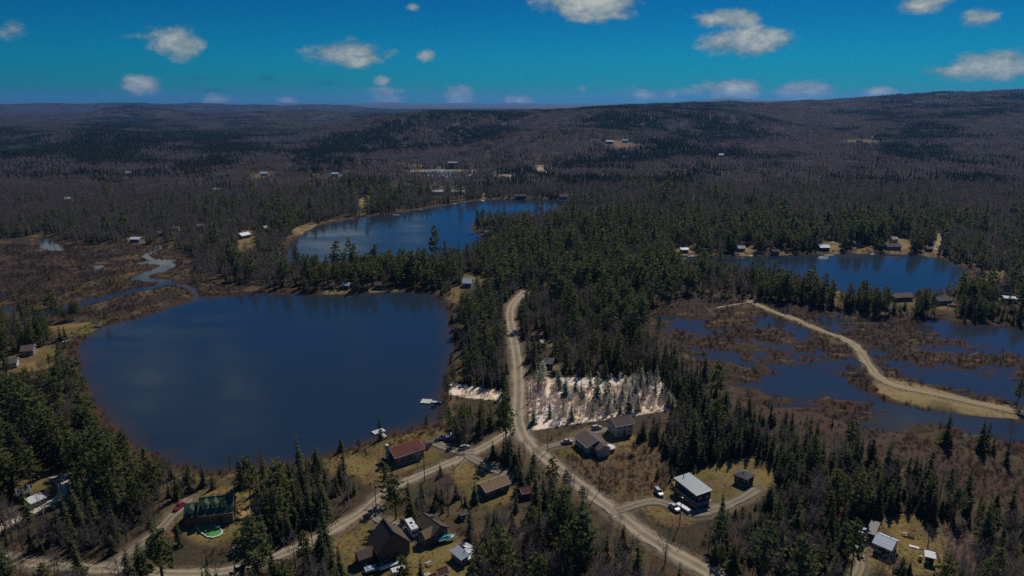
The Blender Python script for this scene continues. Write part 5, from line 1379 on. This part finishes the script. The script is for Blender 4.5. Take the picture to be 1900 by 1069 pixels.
def pole(label, px, py, ang=0.0, hgt=10.0, lamp=False):
    x, y = P(px, py, G); z = gz(x, y); o = tag(empty('utility_pole', (x, y, z), ang), label, 'utility pole', 'utility poles'); POLES_XY.append((x, y)); HOUSES_XY.append((x, y, 1.5))
    MB().cyl((0, 0, -.6), (0, 0, hgt), .16, .11).build('post', M_POLE, o); MB().box(-1.1, 1.1, -.22, -.12, hgt - .7, hgt - .55).build('crossarm', M_POLE, o)
    for sx in (-1.0, 1.0): MB().cyl((sx, -.17, hgt - .55), (sx, -.17, hgt - .3), .06, n=6).build('insulator', M_TRIM, o)
    if lamp: MB().cyl((.35, 0, hgt - 2.2), (.35, 0, hgt - 1.2), .28, n=10).build('transformer', M_METAL, o)
    return Vector((x, y, z + hgt - .35))


def wire(label, p, q, off):
    d_ = (q - p); n = Vector((-d_.y, d_.x, 0)).normalized() * off; mb = MB(); prev = None
    for i in range(9):
        t = i / 8; c_ = p + d_ * t + n; c_.z -= 1.3 * 4 * t * (1 - t)
        if prev is not None: mb.cyl(prev, c_, .028, n=4)
        prev = c_
    tag(mb.build('power_line', M_BLACK), label, 'cable', 'power lines')


ch = [pole('utility pole at the side road near the left driveway mouth', 300, 1074), pole('utility pole with transformer at the side road bottom bend', 437, 1066, .3, lamp=True), pole('utility pole at the side road between spruces', 580, 1014, .4), pole('utility pole before the big pine on the side road', 698, 945, .5, lamp=True),
      pole('utility pole standing behind the big pine', 788, 893, .4), pole('utility pole on the bungalow lawn by the side road', 861, 852, .4), pole('utility pole where the side road meets the wide road', 948, 818, .4)]
ch2 = [pole('utility pole right of the wide road near the grey cabin', 980.5, 664, .1, lamp=True), pole('utility pole at the pale lot corner by the road', 984, 745, .1), pole('utility pole at the beige bungalow drive', 1016, 838, .3)]
ch3 = [pole('utility pole in the scrub below the wide road bend', 1112, 912, .6), pole('utility pole beside the gravel yard of the modern house', 1261, 974, .6, 11, True), pole('utility pole in the woods at the bottom right of the road', 1400, 1050, .6)]
pole('lamp pole on the lawn between the two beige houses', 1133, 823, .2, 6.0); pole('utility pole at the mouth of the green roofed house drive', 288, 1010, .3, 8.5); pole('utility pole on the pale driveway at lower left', 119, 934, .2, 8.5)
for nm, c_ in (('side road', ch), ('wide road', ch2), ('scrub and modern house', ch3)):
    for i in range(len(c_) - 1):
        for k, off in enumerate((-1.0, 1.0)): wire('thin black power lines strung along the %s' % nm, c_[i], c_[i + 1], off)
for i_ in range(3):
    pass


# ------------------------------------------------------------------ planting
SPEC = {
    'spruce': dict(hi=[spruce(10 + i, R_h, R_r, 18, 9, 3) for i, (R_h, R_r) in enumerate([(11, 2.2), (12, 1.9), (10, 2.5), (9, 2.2), (11, 1.6), (13, 2.1), (8, 2.3)])],
                   lo=[spruce(30 + i, 11, rr, 10, 6, 1, thin=1.15) for i, rr in enumerate((2.3, 1.95, 2.6))], mats=[M_BARK, M_SPRUCE]),
    'pine': dict(hi=[pine(50 + i, 15, r_, 36, 10, .95) for i, r_ in enumerate((3.2, 2.7, 3.6, 3.0))], lo=[pine(60 + i, 15, r_, 22, 5, 1.5) for i, r_ in enumerate((3.2, 2.7, 3.6))], mats=[M_BARK, M_PINE]),
    'bare': dict(hi=[bare(70 + i, 10.5, sp_, 12, 7, 8, .055) for i, sp_ in enumerate((.62, .5, .8, .6, .45))], lo=[bare(80 + i, 10.5, sp_, 9, 5, 4, .19) for i, sp_ in enumerate((.55, .7, .42))], mats=[M_BARK, M_TWIG]),
    'birch': dict(hi=[bare(90 + i, 10.5, sp_, 10, 6, 7, .05, .015) for i, sp_ in enumerate((.35, .45))], lo=[bare(95, 10.5, .5, 8, 5, 4, .16, .016)], mats=[M_BIRCH, M_TWIG]),
    'larch': dict(hi=[larch(100 + i, 11, 1.6, 90, .1) for i in range(3)], lo=[larch(105 + i, 11, 1.7, 40, .3) for i in range(2)], mats=[M_BARK, M_TAM]),
}
KINDS_ = ['spruce', 'pine', 'bare', 'larch', 'birch']
COLLS = {k: (proto_coll(k + '_near', [(a, s['mats']) for a in s['hi']]), proto_coll(k + '_mid', [(a, s['mats']) for a in s['lo']])) for k, s in SPEC.items()}

LAWN_BLOCK = [(p, .8) for p in LAWNS] + [(p, .93) for p in SHORELOTS] + [(LOT, 1.1), (LOT2, 1.1), (SANDBAR, .9), (LAKE1, .6), (LAKE2_SEEN, .8), (LAKE3_SEEN, .85), (FLATSCRUB, .62), (MARSH[0], .9), (MARSH[1], .8)]


def blocked(x, y, h, R):
    """would a tree here stand in front of open ground that the photo shows free? (top of the tree projected along the line of sight)"""
    rej = np.zeros(len(x), bool); keep = R.random(len(x))
    for fr in (.22, .5, .75, .97):
        s = CAM_H / (CAM_H - fr * h); X, Y = x * s, y * s
        for p, pr_ in LAWN_BLOCK: rej |= (poly_sd(X, Y, p, 30) > 0) & (keep < pr_)
        for l, wd in ROADS.values(): rej |= (line_d(X, Y, l, 30) < wd * .42) & (keep < .66)
        for nm, (l, wd) in TRACKS.items(): rej |= (line_d(X, Y, l, 30) < wd * .45) & (keep < (.9 if 'marsh' in nm else .7))
        for hx, hy, r in HOUSES_XY: rej |= (np.hypot(X - hx, Y - hy) < r * .95) & (keep < .92)
    return rej


def choose(x, y, z, R):
    px, py = toPix(x, y, z + 4); mx = mixture(px, py)
    clump = fbm(x / 38, y / 38, 91, 3); c2 = fbm(x / 22, y / 22, 92, 3)
    w = mx[:, :4].copy(); w[:, 0] *= .35 + 1.3 * sstep(clump, .3, .7); w[:, 2] *= .35 + 1.3 * (1 - sstep(clump, .3, .7)); w[:, 1] *= .5 + sstep(c2, .3, .7)
    w[:, 2] *= np.where(y > 400, 1.55, 1.0); w[:, 1] *= np.where(y > 400, .85, 1.0); w /= w.sum(1, keepdims=True); cum = np.cumsum(w, 1); r = R.random(len(x))[:, None]; sp = (r > cum[:, :3]).sum(1)
    dens = mx[:, 4] * (.72 + .56 * fbm(x / 30, y / 30, 93, 2))
    birch = (sp == 2) & (R.random(len(x)) < .09); sp = np.where(birch, 4, sp)
    return sp, dens, px, py


HS = np.array([1.0, 1.0, .92, 1.0, .95])


def near_forest():
    x, y, R = jitter_points(118, 1010, 2.85)
    w = water_sd(x, y); z = ground_z(x, y, None)
    marsh = np.zeros(len(x), bool)
    for p in MARSH: marsh |= poly_sd(x, y, p) > 0
    flat = poly_sd(x, y, FLATSCRUB) > -2; scrub = poly_sd(x, y, SCRUB) > 0; slash = poly_sd(x, y, SLASH) > 0
    ok = open_ground(x, y, w)
    x, y, z, w, marsh, flat, scrub, slash = [q[ok] for q in (x, y, z, w, marsh, flat, scrub, slash)]
    sp, dens, px, py = choose(x, y, z, R)
    dens = np.where(y > 430, dens * .62, dens)
    dens = np.where(marsh, .018, dens); dens = np.where(flat & ~marsh, .05, dens); dens = np.where(scrub, .24, dens); dens = np.where((w > -9) & ~marsh, dens * .3, dens); dens = np.where(slash, .14, dens)
    # shore fringe: thinner, fewer conifers
    sp = np.where((marsh | flat) & (R.random(len(x)) < .6), 0, sp)
    k = R.random(len(x)) < dens
    x, y, z, w, sp, marsh, flat, scrub = [q[k] for q in (x, y, z, w, sp, marsh, flat, scrub)]
    size = np.clip(R.normal(.84, .33, len(x)), .25, 1.65) * HS[sp]
    tall = R.random(len(x)) < .06; size = np.where(tall, size * 1.25, size)
    size = np.where(scrub | flat, size * .55, size); size = np.where(marsh, size * .6, size)
    size = np.where((w > -6), size * .7, size)
    hh = np.array([11, 15, 10.5, 11, 10.5])[sp] * size
    rej = blocked(x, y, hh, R); k = ~rej
    return [q[k] for q in (x, y, z, sp, size)] + [R]


fx, fy, fz, fsp, fsz, FR = near_forest()
frot = FR.uniform(0, 6.283, len(fx)); ftilt = FR.normal(0, .03, (len(fx), 2)); fw = FR.uniform(.82, 1.18, len(fx))
tpx, tpy = toPix(fx, fy, fz + 5)
inview = (tpx > -25) & (tpx < 1925) & (tpy < 1110)
dist = np.hypot(fx, fy)
BIG = {}


def region(kind, x, y):
    px, py = toPix(x, y, 1.0)
    if py < 800 and px > 860: return 'beyond the pale lot'
    if px > 1290: return 'in the woods right of the modern house'
    if px > 1150 and py < 900: return 'behind the modern house and beige houses'
    rd = np.interp(py, [800, 850, 900, 950, 1000, 1050, 1100], [965, 1013, 1075, 1140, 1205, 1297, 1380])
    if px > rd: return 'between the wide gravel road and the modern house'
    if px > 860: return 'between the brown outbuilding and the wide road'
    sr = np.interp(px, [0, 230, 430, 590, 700, 860], [1036, 1058, 1060, 1000, 925, 846])
    if py > sr: return 'below the side road along the bottom edge'
    if px > 470: return 'between the big lake and the side road'
    return 'on the left bank below the big lake' if py > 820 else 'on the left shore of the big lake'


WORDS = {'spruce': ('spruce_tree', 'dark green spruce', 'spruce'), 'pine': ('pine_tree', 'green pine', 'pine'), 'bare': ('bare_tree', 'leafless tree', 'bare tree'), 'birch': ('birch_tree', 'leafless birch', 'birch'), 'larch': ('larch_tree', 'brown leafless larch', 'larch')}
PARTM = {}


def tree_parts(kind, v, mats, A):
    key = (kind, v)
    if key not in PARTM: PARTM[key] = (to_mesh(kind + '_trunk', A, mats, 0), to_mesh(kind + '_crown', A, mats, 1))
    return PARTM[key]


def plant(kind, x, y, z, sz, wid, rot, tilt, label, group, v=None, A=None, mats=None, key=None, name=None, cat=None):
    s = SPEC.get(kind); v = v if v is not None else 0
    nm, _, ct = WORDS.get(kind, (name, '', cat))
    tr, cr = tree_parts(key or kind, v, mats or s['mats'], A if A is not None else s['hi'][v])
    o = bpy.data.objects.new(name or nm, None); COL.objects.link(o); o.empty_display_size = .3
    o.location = (x, y, z); o.rotation_euler = (tilt[0], tilt[1], rot); o.scale = (sz * wid, sz * wid, sz)
    t_ = bpy.data.objects.new('trunk', tr); t_.parent = o; COL.objects.link(t_)
    c_ = bpy.data.objects.new('crown', cr); c_.parent = o; COL.objects.link(c_)
    return tag(o, label, cat or ct, group)


used = np.zeros(len(fx), bool)
order = np.argsort(dist - fsz * 25)
CAP = {'spruce': 300, 'pine': 300, 'bare': 300, 'birch': 120, 'larch': 60}
for ki, kind in enumerate(KINDS_):
    n = 0
    for i in order:
        if fsp[i] != ki or not inview[i]: continue
        rg = region(kind, fx[i], fy[i]); nm, ds, ct = WORDS[kind]
        ds = ('tall ' if fsz[i] > 1.02 else 'small ' if fsz[i] < .62 else 'mid-sized ') + ('bushy ' if fw[i] > 1.07 else 'slender ' if fw[i] < .93 else '') + ds
        plant(kind, fx[i], fy[i], fz[i], fsz[i], fw[i], frot[i], ftilt[i], '%s %s' % (ds, rg), '%ss %s' % (ds, rg), int(i) % len(SPEC[kind]['hi'])); used[i] = True; n += 1
        if n >= CAP[kind]: break

STUFFL = {'spruce': ('spruce_forest', 'dark green spruce woods around the lakes'), 'pine': ('pine_forest', 'bright green pine woods around the lakes'), 'bare': ('bare_forest', 'leafless grey brown woods around the lakes'), 'birch': ('birch_forest', 'leafless pale trunked birches scattered in the woods'), 'larch': ('larch_forest', 'brown leafless larches scattered in the woods')}
LODY = 430
for ki, kind in enumerate(KINDS_):
    for lod in (0, 1):
        k = (fsp == ki) & ~used & ((fy < LODY) if lod == 0 else (fy >= LODY)); n = int(k.sum())
        if not n: continue
        s3 = np.stack([fsz[k] * fw[k], fsz[k] * fw[k], fsz[k]], 1); r3 = np.stack([ftilt[k, 0], ftilt[k, 1], frot[k]], 1)
        nv = len(SPEC[kind]['hi' if lod == 0 else 'lo'])
        nm, lb = STUFFL[kind]; scatter(nm, COLLS[kind][lod], np.stack([fx[k], fy[k], fz[k]], 1), s3, r3, np.arange(n) % nv, lb + (' near the viewer' if lod == 0 else ' farther back'), 'forest')

# --- the far slopes: stands of light trees
CONF = [.03, .28, .65, .97]
MID = proto_coll('stand', [(patch(200 + i * 2 + j, 24, 4.6, c_), [M_SPRUCE, M_TWIG]) for i, c_ in enumerate(CONF) for j in range(2)])
FAR = proto_coll('far_stand', [(patch(240 + i * 2 + j, 60, 7.5, c_), [M_SPRUCE, M_TWIG]) for i, c_ in enumerate(CONF) for j in range(2)])


def stands(name, coll, y0, y1, step, label):
    x, y, R = jitter_points(y0, y1, step, .84, 60); z = ground_z(x, y)
    px, py = toPix(x, y, z + 8); mx = mixture(px, py)
    ok = np.ones(len(x), bool)
    for (cx, cy_, rx, ry, col) in CLEAR_FAR: ok &= np.hypot((x - cx) / (rx + step * .35), (y - cy_) / (ry + step * .35)) > 1
    cf = np.clip(mx[:, 0] + mx[:, 1] + (fbm(x / 120, y / 120, 95, 3) - .5) * 1.5 + R.normal(0, .08, len(x)), 0, 1)
    ci = np.clip(np.digitize(cf, [.22, .5, .78]), 0, 3)
    x, y, z, ci = x[ok], y[ok], z[ok], ci[ok]; n = len(x)
    e_ = 8.0; gx = (hills(x + e_, y) - hills(x - e_, y)) / (2 * e_); gy = (hills(x, y + e_) - hills(x, y - e_)) / (2 * e_)
    rt = np.stack([np.arctan(gy), -np.arctan(gx), R.integers(0, 4, n) * math.pi / 2 * 0], 1)
    s = R.uniform(.85, 1.15, n); s3 = np.stack([np.ones(n) * 1.06, np.ones(n) * 1.06, s], 1)
    flip = R.integers(0, 2, n)
    scatter(name, coll, np.stack([x, y, z - .3], 1), s3, rt, ci * 2 + flip, label, 'forest')
    return n


ns = stands('hillside_forest', MID, 1005, 3000, 24, 'leafless and spruce forest covering the low hills beyond the lakes')
ns2 = stands('distant_forest', FAR, 3000, 10000, 60, 'forest covering the farthest ridges')

# --- shrubs and tussocks on marsh, shores, scrub and verges
SHR = proto_coll('shrub', [(shrub(300 + i, h_, 44, .045), [M_SHRUB, M_SHRUB]) for i, h_ in enumerate((1.2, 1.6, 2.2, 1.0))])
TUF = proto_coll('tussock', [(tuft(320 + i), [M_GRASS, M_GRASS]) for i in range(3)])


def low_plants():
    x, y, R = jitter_points(120, 620, 1.9, .86, 20); w = water_sd(x, y)
    zone = np.zeros(len(x)); 
    for p in MARSH: zone = np.maximum(zone, (poly_sd(x, y, p) > -3) * .62)
    zone = np.maximum(zone, (poly_sd(x, y, FLATSCRUB) > -4) * .62); zone = np.maximum(zone, ((w > -11)) * .6); zone = np.maximum(zone, (poly_sd(x, y, SCRUB) > -3) * .75); zone = np.maximum(zone, (poly_sd(x, y, SLASH) > -3) * .3)
    ok = open_ground(x, y, w - 0.9) | ((w < -.2) & (zone > .5) & (poly_sd(x, y, SANDBAR) < 0))
    for l, wd in list(ROADS.values()) + list(TRACKS.values()): ok &= line_d(x, y, l) > wd * .5 + .6
    forest = np.where(zone > 0, zone, .16) * (.4 + 1.2 * sstep(fbm(x / 12, y / 12, 97, 3), .35, .65))
    k = ok & (w < -.25) & (R.random(len(x)) < forest); x, y, w = x[k], y[k], w[k]
    for p in (LOT, LOT2):
        q = poly_sd(x, y, p) < .5; x, y, w = x[q], y[q], w[q]
    sh = CAM_H / (CAM_H - 1.1); hid = (water_sd(x * sh, y * sh) > -.3) & (R.random(len(x)) < .8); x, y, w = x[~hid], y[~hid], w[~hid]
    z = ground_z(x, y); n = len(x); g = R.random(n) < .22 * (fbm(x / 18, y / 18, 98, 2) > .5)
    for nm, cl, kk, nv, lb in (('shrubs', SHR, ~g, 4, 'low reddish brown leafless shrubs of the marsh, shores and clearings'), ('tussocks', TUF, g, 3, 'pale dry grass tussocks among the shrubs')):
        m = int(kk.sum()); s = np.clip(R.normal(.85, .3, m), .3, 1.6)
        scatter(nm, cl, np.stack([x[kk], y[kk], z[kk]], 1), np.stack([s * 1.15, s * 1.15, s], 1), np.stack([np.zeros(m), np.zeros(m), R.uniform(0, 6.28, m)], 1), np.arange(m) % nv, lb, 'shrubs' if nm == 'shrubs' else 'grass')


low_plants()


def lawn_grass():
    x, y, R = jitter_points(130, 330, 1.25, .86, 10); z = np.zeros(len(x), bool)
    for p in LAWNS: z |= poly_sd(x + (fbm(x / 4, y / 4, 55, 2) - .5) * 6, y, p) > -1.5
    vg = np.zeros(len(x), bool)
    for l, wd in list(ROADS.values()) + list(TRACKS.values()): d = line_d(x, y, l); vg |= (d < wd * .5 + 2.2) & (d > wd * .5 - .1); z &= d > wd * .5 + .1
    z |= vg & (R.random(len(x)) < .7)
    for hx, hy, r in HOUSES_XY: z &= np.hypot(x - hx, y - hy) > r * .75
    z &= R.random(len(x)) < .15 + .6 * sstep(fbm(x / 6, y / 6, 57, 3), .4, .65)
    x, y = x[z], y[z]; w = water_sd(x, y); x, y = x[w < -.5], y[w < -.5]; m = len(x); s = R.uniform(.25, .6, m)
    scatter('lawn_grass', TUF, np.stack([x, y, ground_z(x, y)], 1), np.stack([s * 1.6, s * 1.6, s], 1), np.stack([np.zeros(m), np.zeros(m), R.uniform(0, 6.28, m)], 1), np.arange(m) % 3, 'short dry grass on the lawns and road verges', 'grass')


lawn_grass()

# --- the highlighted lots: birch saplings, young conifers, pine, brightened in their colour
PB = [bare(400 + i, 6.5, sp_, 11, 7, 6, .075, .014, 1.1, .08) for i, sp_ in enumerate((.4, .5, .34))]
R = np.random.default_rng(5)
pts = []
lo, hi = LOT.min(0), LOT.max(0)
cx_ = np.arange(lo[0], hi[0], 2.6); cy2 = np.arange(lo[1], hi[1], 2.6); gx, gy = np.meshgrid(cx_, cy2); gx = gx.ravel() + R.uniform(-1, 1, gx.size); gy = gy.ravel() + R.uniform(-1, 1, gy.size)
ins = poly_sd(gx, gy, LOT) > 1.5; gx, gy = gx[ins], gy[ins]; lpx, lpy = toPix(gx, gy, 1.0)
open_ = ((lpx > 1012) & (lpx < 1150) & (lpy < 728)) | ((lpx < 1022) & (lpy > 775))
dn = np.where(open_, .05, .72) * (.5 + fbm(gx / 9, gy / 9, 99, 2)); k = R.random(len(gx)) < dn; gx, gy = gx[k], gy[k]
for i in range(min(290, len(gx))):
    plant('sap', gx[i], gy[i], gz(gx[i], gy[i]), R.uniform(.45, 1.0), 1.0, R.uniform(0, 6.28), R.normal(0, .04, 2), 'pale grey leafless sapling on the highlighted lot right of the road', 'saplings on the pale lot', i % 3, PB[i % 3], [M_PALETWIG, M_PALETWIG], 'sapling', 'birch_sapling', 'sapling')
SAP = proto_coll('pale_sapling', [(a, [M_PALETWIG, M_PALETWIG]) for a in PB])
sx_ = R.uniform(lo[0], hi[0], 800); sy_ = R.uniform(lo[1], hi[1], 800); spx, spy = toPix(sx_, sy_, 1.0)
sk_ = (poly_sd(sx_, sy_, LOT) > 1.0) & ~(((spx > 1012) & (spx < 1150) & (spy < 726)) | ((spx < 1025) & (spy > 772))) & (fbm(sx_ / 8, sy_ / 8, 77, 2) > .4); sx_, sy_ = sx_[sk_], sy_[sk_]; m_ = len(sx_); ss_ = R.uniform(.25, .7, m_)
scatter('brush', SAP, np.stack([sx_, sy_, ground_z(sx_, sy_)], 1), np.stack([ss_ * 1.3, ss_ * 1.3, ss_], 1), np.stack([np.zeros(m_), np.zeros(m_), R.uniform(0, 6.28, m_)], 1), np.arange(m_) % 3, 'pale leafless brush covering the highlighted lot', 'brush')
CS = [(1000, 722), (1020, 775), (1049, 740), (1068, 728), (1083, 745), (1060, 780), (1078, 742), (1107, 752), (1123, 742), (1140, 757), (1154, 748), (1166, 766), (1178, 742), (1160, 722), (1195, 740), (1200, 728), (1215, 735), (1228, 742), (1240, 754), (1150, 768), (1183, 762), (1130, 765), (1036, 720), (990, 786), (1095, 720), (1206, 712), (1218, 708), (1190, 716), (1248, 758), (1100, 770), (1173, 720), (1045, 770)]
for i, (a_, b_) in enumerate(CS):
    x, y = P(a_, b_); plant('lotfir', x, y, gz(x, y), R.uniform(.6, 1.15), 1.25, R.uniform(0, 6.28), (0, 0), 'young blue green spruce on the highlighted lot', 'young spruces on the pale lot', i % 5, SPEC['spruce']['hi'][i % 5], [M_BARK, M_PALESPRUCE], 'lotfir', 'young_spruce', 'spruce')
for (a_, b_, s_, lb_) in ((1107, 748, 1.05, 'left one of the two tall grey green pines in the middle of the pale lot'), (1126, 752, 1.0, 'right one of the two tall grey green pines in the middle of the pale lot')):
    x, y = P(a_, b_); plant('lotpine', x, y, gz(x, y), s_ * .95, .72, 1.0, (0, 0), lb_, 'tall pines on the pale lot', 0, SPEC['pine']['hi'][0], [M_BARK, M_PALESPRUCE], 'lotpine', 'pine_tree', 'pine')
x, y = P(1005, 722); plant('brightened', x, y, gz(x, y), .92, .95, 2.0, (0, 0), 'pale silvery green pine at the road corner of the highlighted lot', None, 0, pine(55, 15, 3.0, 44, 14, .8), [M_BARK, M_PALEPINE], 'brightpine', 'pale_pine_tree', 'pine')
lo, hi = LOT2.min(0), LOT2.max(0)
for i in range(46):
    x = R.uniform(lo[0], hi[0]); y = R.uniform(lo[1], hi[1])
    if poly_sd(np.array([x]), np.array([y]), LOT2)[0] < .4: continue
    plant('sap', x, y, gz(x, y), R.uniform(.2, .5), 1.3, R.uniform(0, 6.28), (0, 0), 'low pale leafless sapling on the highlighted strip at the lake', 'saplings on the pale strip', i % 3, PB[i % 3], [M_PALETWIG, M_PALETWIG], 'sapling', 'birch_sapling', 'sapling')

# --- trees that stand out by themselves
for (k_, a_, b_, s_, wd_, v_, lb_) in (('pine', 735, 962, 1.05, 1.2, 0, 'big dark green pine between the side road and the shingled house'), ('pine', 887, 430, 1.5, .9, 1, 'tallest pine on the tip of the wooded point'), ('pine', 466, 935, 1.25, .9, 3, 'tall pine right of the green roofed house'), ('spruce', 147, 1068, 1.15, 1.1, 0, 'lone spruce standing on the side road edge at lower left'),
                                     ('spruce', 262, 1062, 1.0, 1.3, 2, 'bushy spruce at the mouth of the green roofed house drive'), ('pine', 1579, 1062, 1.15, .9, 1, 'sparse tall pine left of the white cottage'), ('spruce', 1672, 1064, .62, 1.4, 2, 'round young spruce on the lawn before the white cottage'), ('spruce', 1686, 1066, .5, 1.3, 3, 'smaller young spruce beside the round one before the white cottage'),
                                     ('pine', 1176, 842, .36, 1.2, 2, 'small round pine on the beige bungalow lawn'), ('pine', 1838, 560, 1.3, .9, 0, 'tall dark pine left of the white roofed building at the right edge'), ('spruce', 103, 567, .95, 1.2, 2, 'lone spruce on the marsh by the creek bend'), ('spruce', 52, 566, .8, 1.2, 0, 'left one of the lone marsh spruces near the creek'), ('spruce', 37, 573, .8, 1.3, 2, 'leftmost lone spruce on the marsh'),
                                     ('bare', 1722, 1012, .62, 1.5, 2, 'low spreading reddish bare tree behind the little white shed'), ('pine', 58, 905, 1.1, 1.1, 2, 'dark pine beside the pale driveway'), ('pine', 150, 885, 1.1, 1.15, 0, 'broad pine above the pale driveway bend'), ('pine', 104, 855, 1.15, 1.2, 2, 'broad pine at the lakeside lawn on the left bank'), ('spruce', 205, 527, .55, 1.4, 0, 'little lone spruce on the marsh'), ('spruce', 92, 520, .6, 1.3, 1, 'small lone marsh spruce')):
    x, y = P(a_, b_); plant(k_, x, y, gz(x, y), s_, wd_, a_ * .7, (0, 0), lb_, None, v_)

# ------------------------------------------------------------------ haze: the air over the whole valley
hm = bpy.data.materials.new('haze_air'); hm.use_nodes = True; ht = hm.node_tree; ht.nodes.clear(); HN = NT(ht)
pv = HN.n('ShaderNodeVolumePrincipled', {'Color': (.16, .46, 1.0, 1), 'Density': HAZE, 'Anisotropy': .3}); ho = HN.n('ShaderNodeOutputMaterial'); ht.links.new(pv.outputs[0], ho.inputs['Volume'])
hz_ = tag(MB().box(-40000, 40000, -600, 32000, -60, 340).build('haze', hm), 'thin blue haze in the valley air', 'haze', kind='stuff')
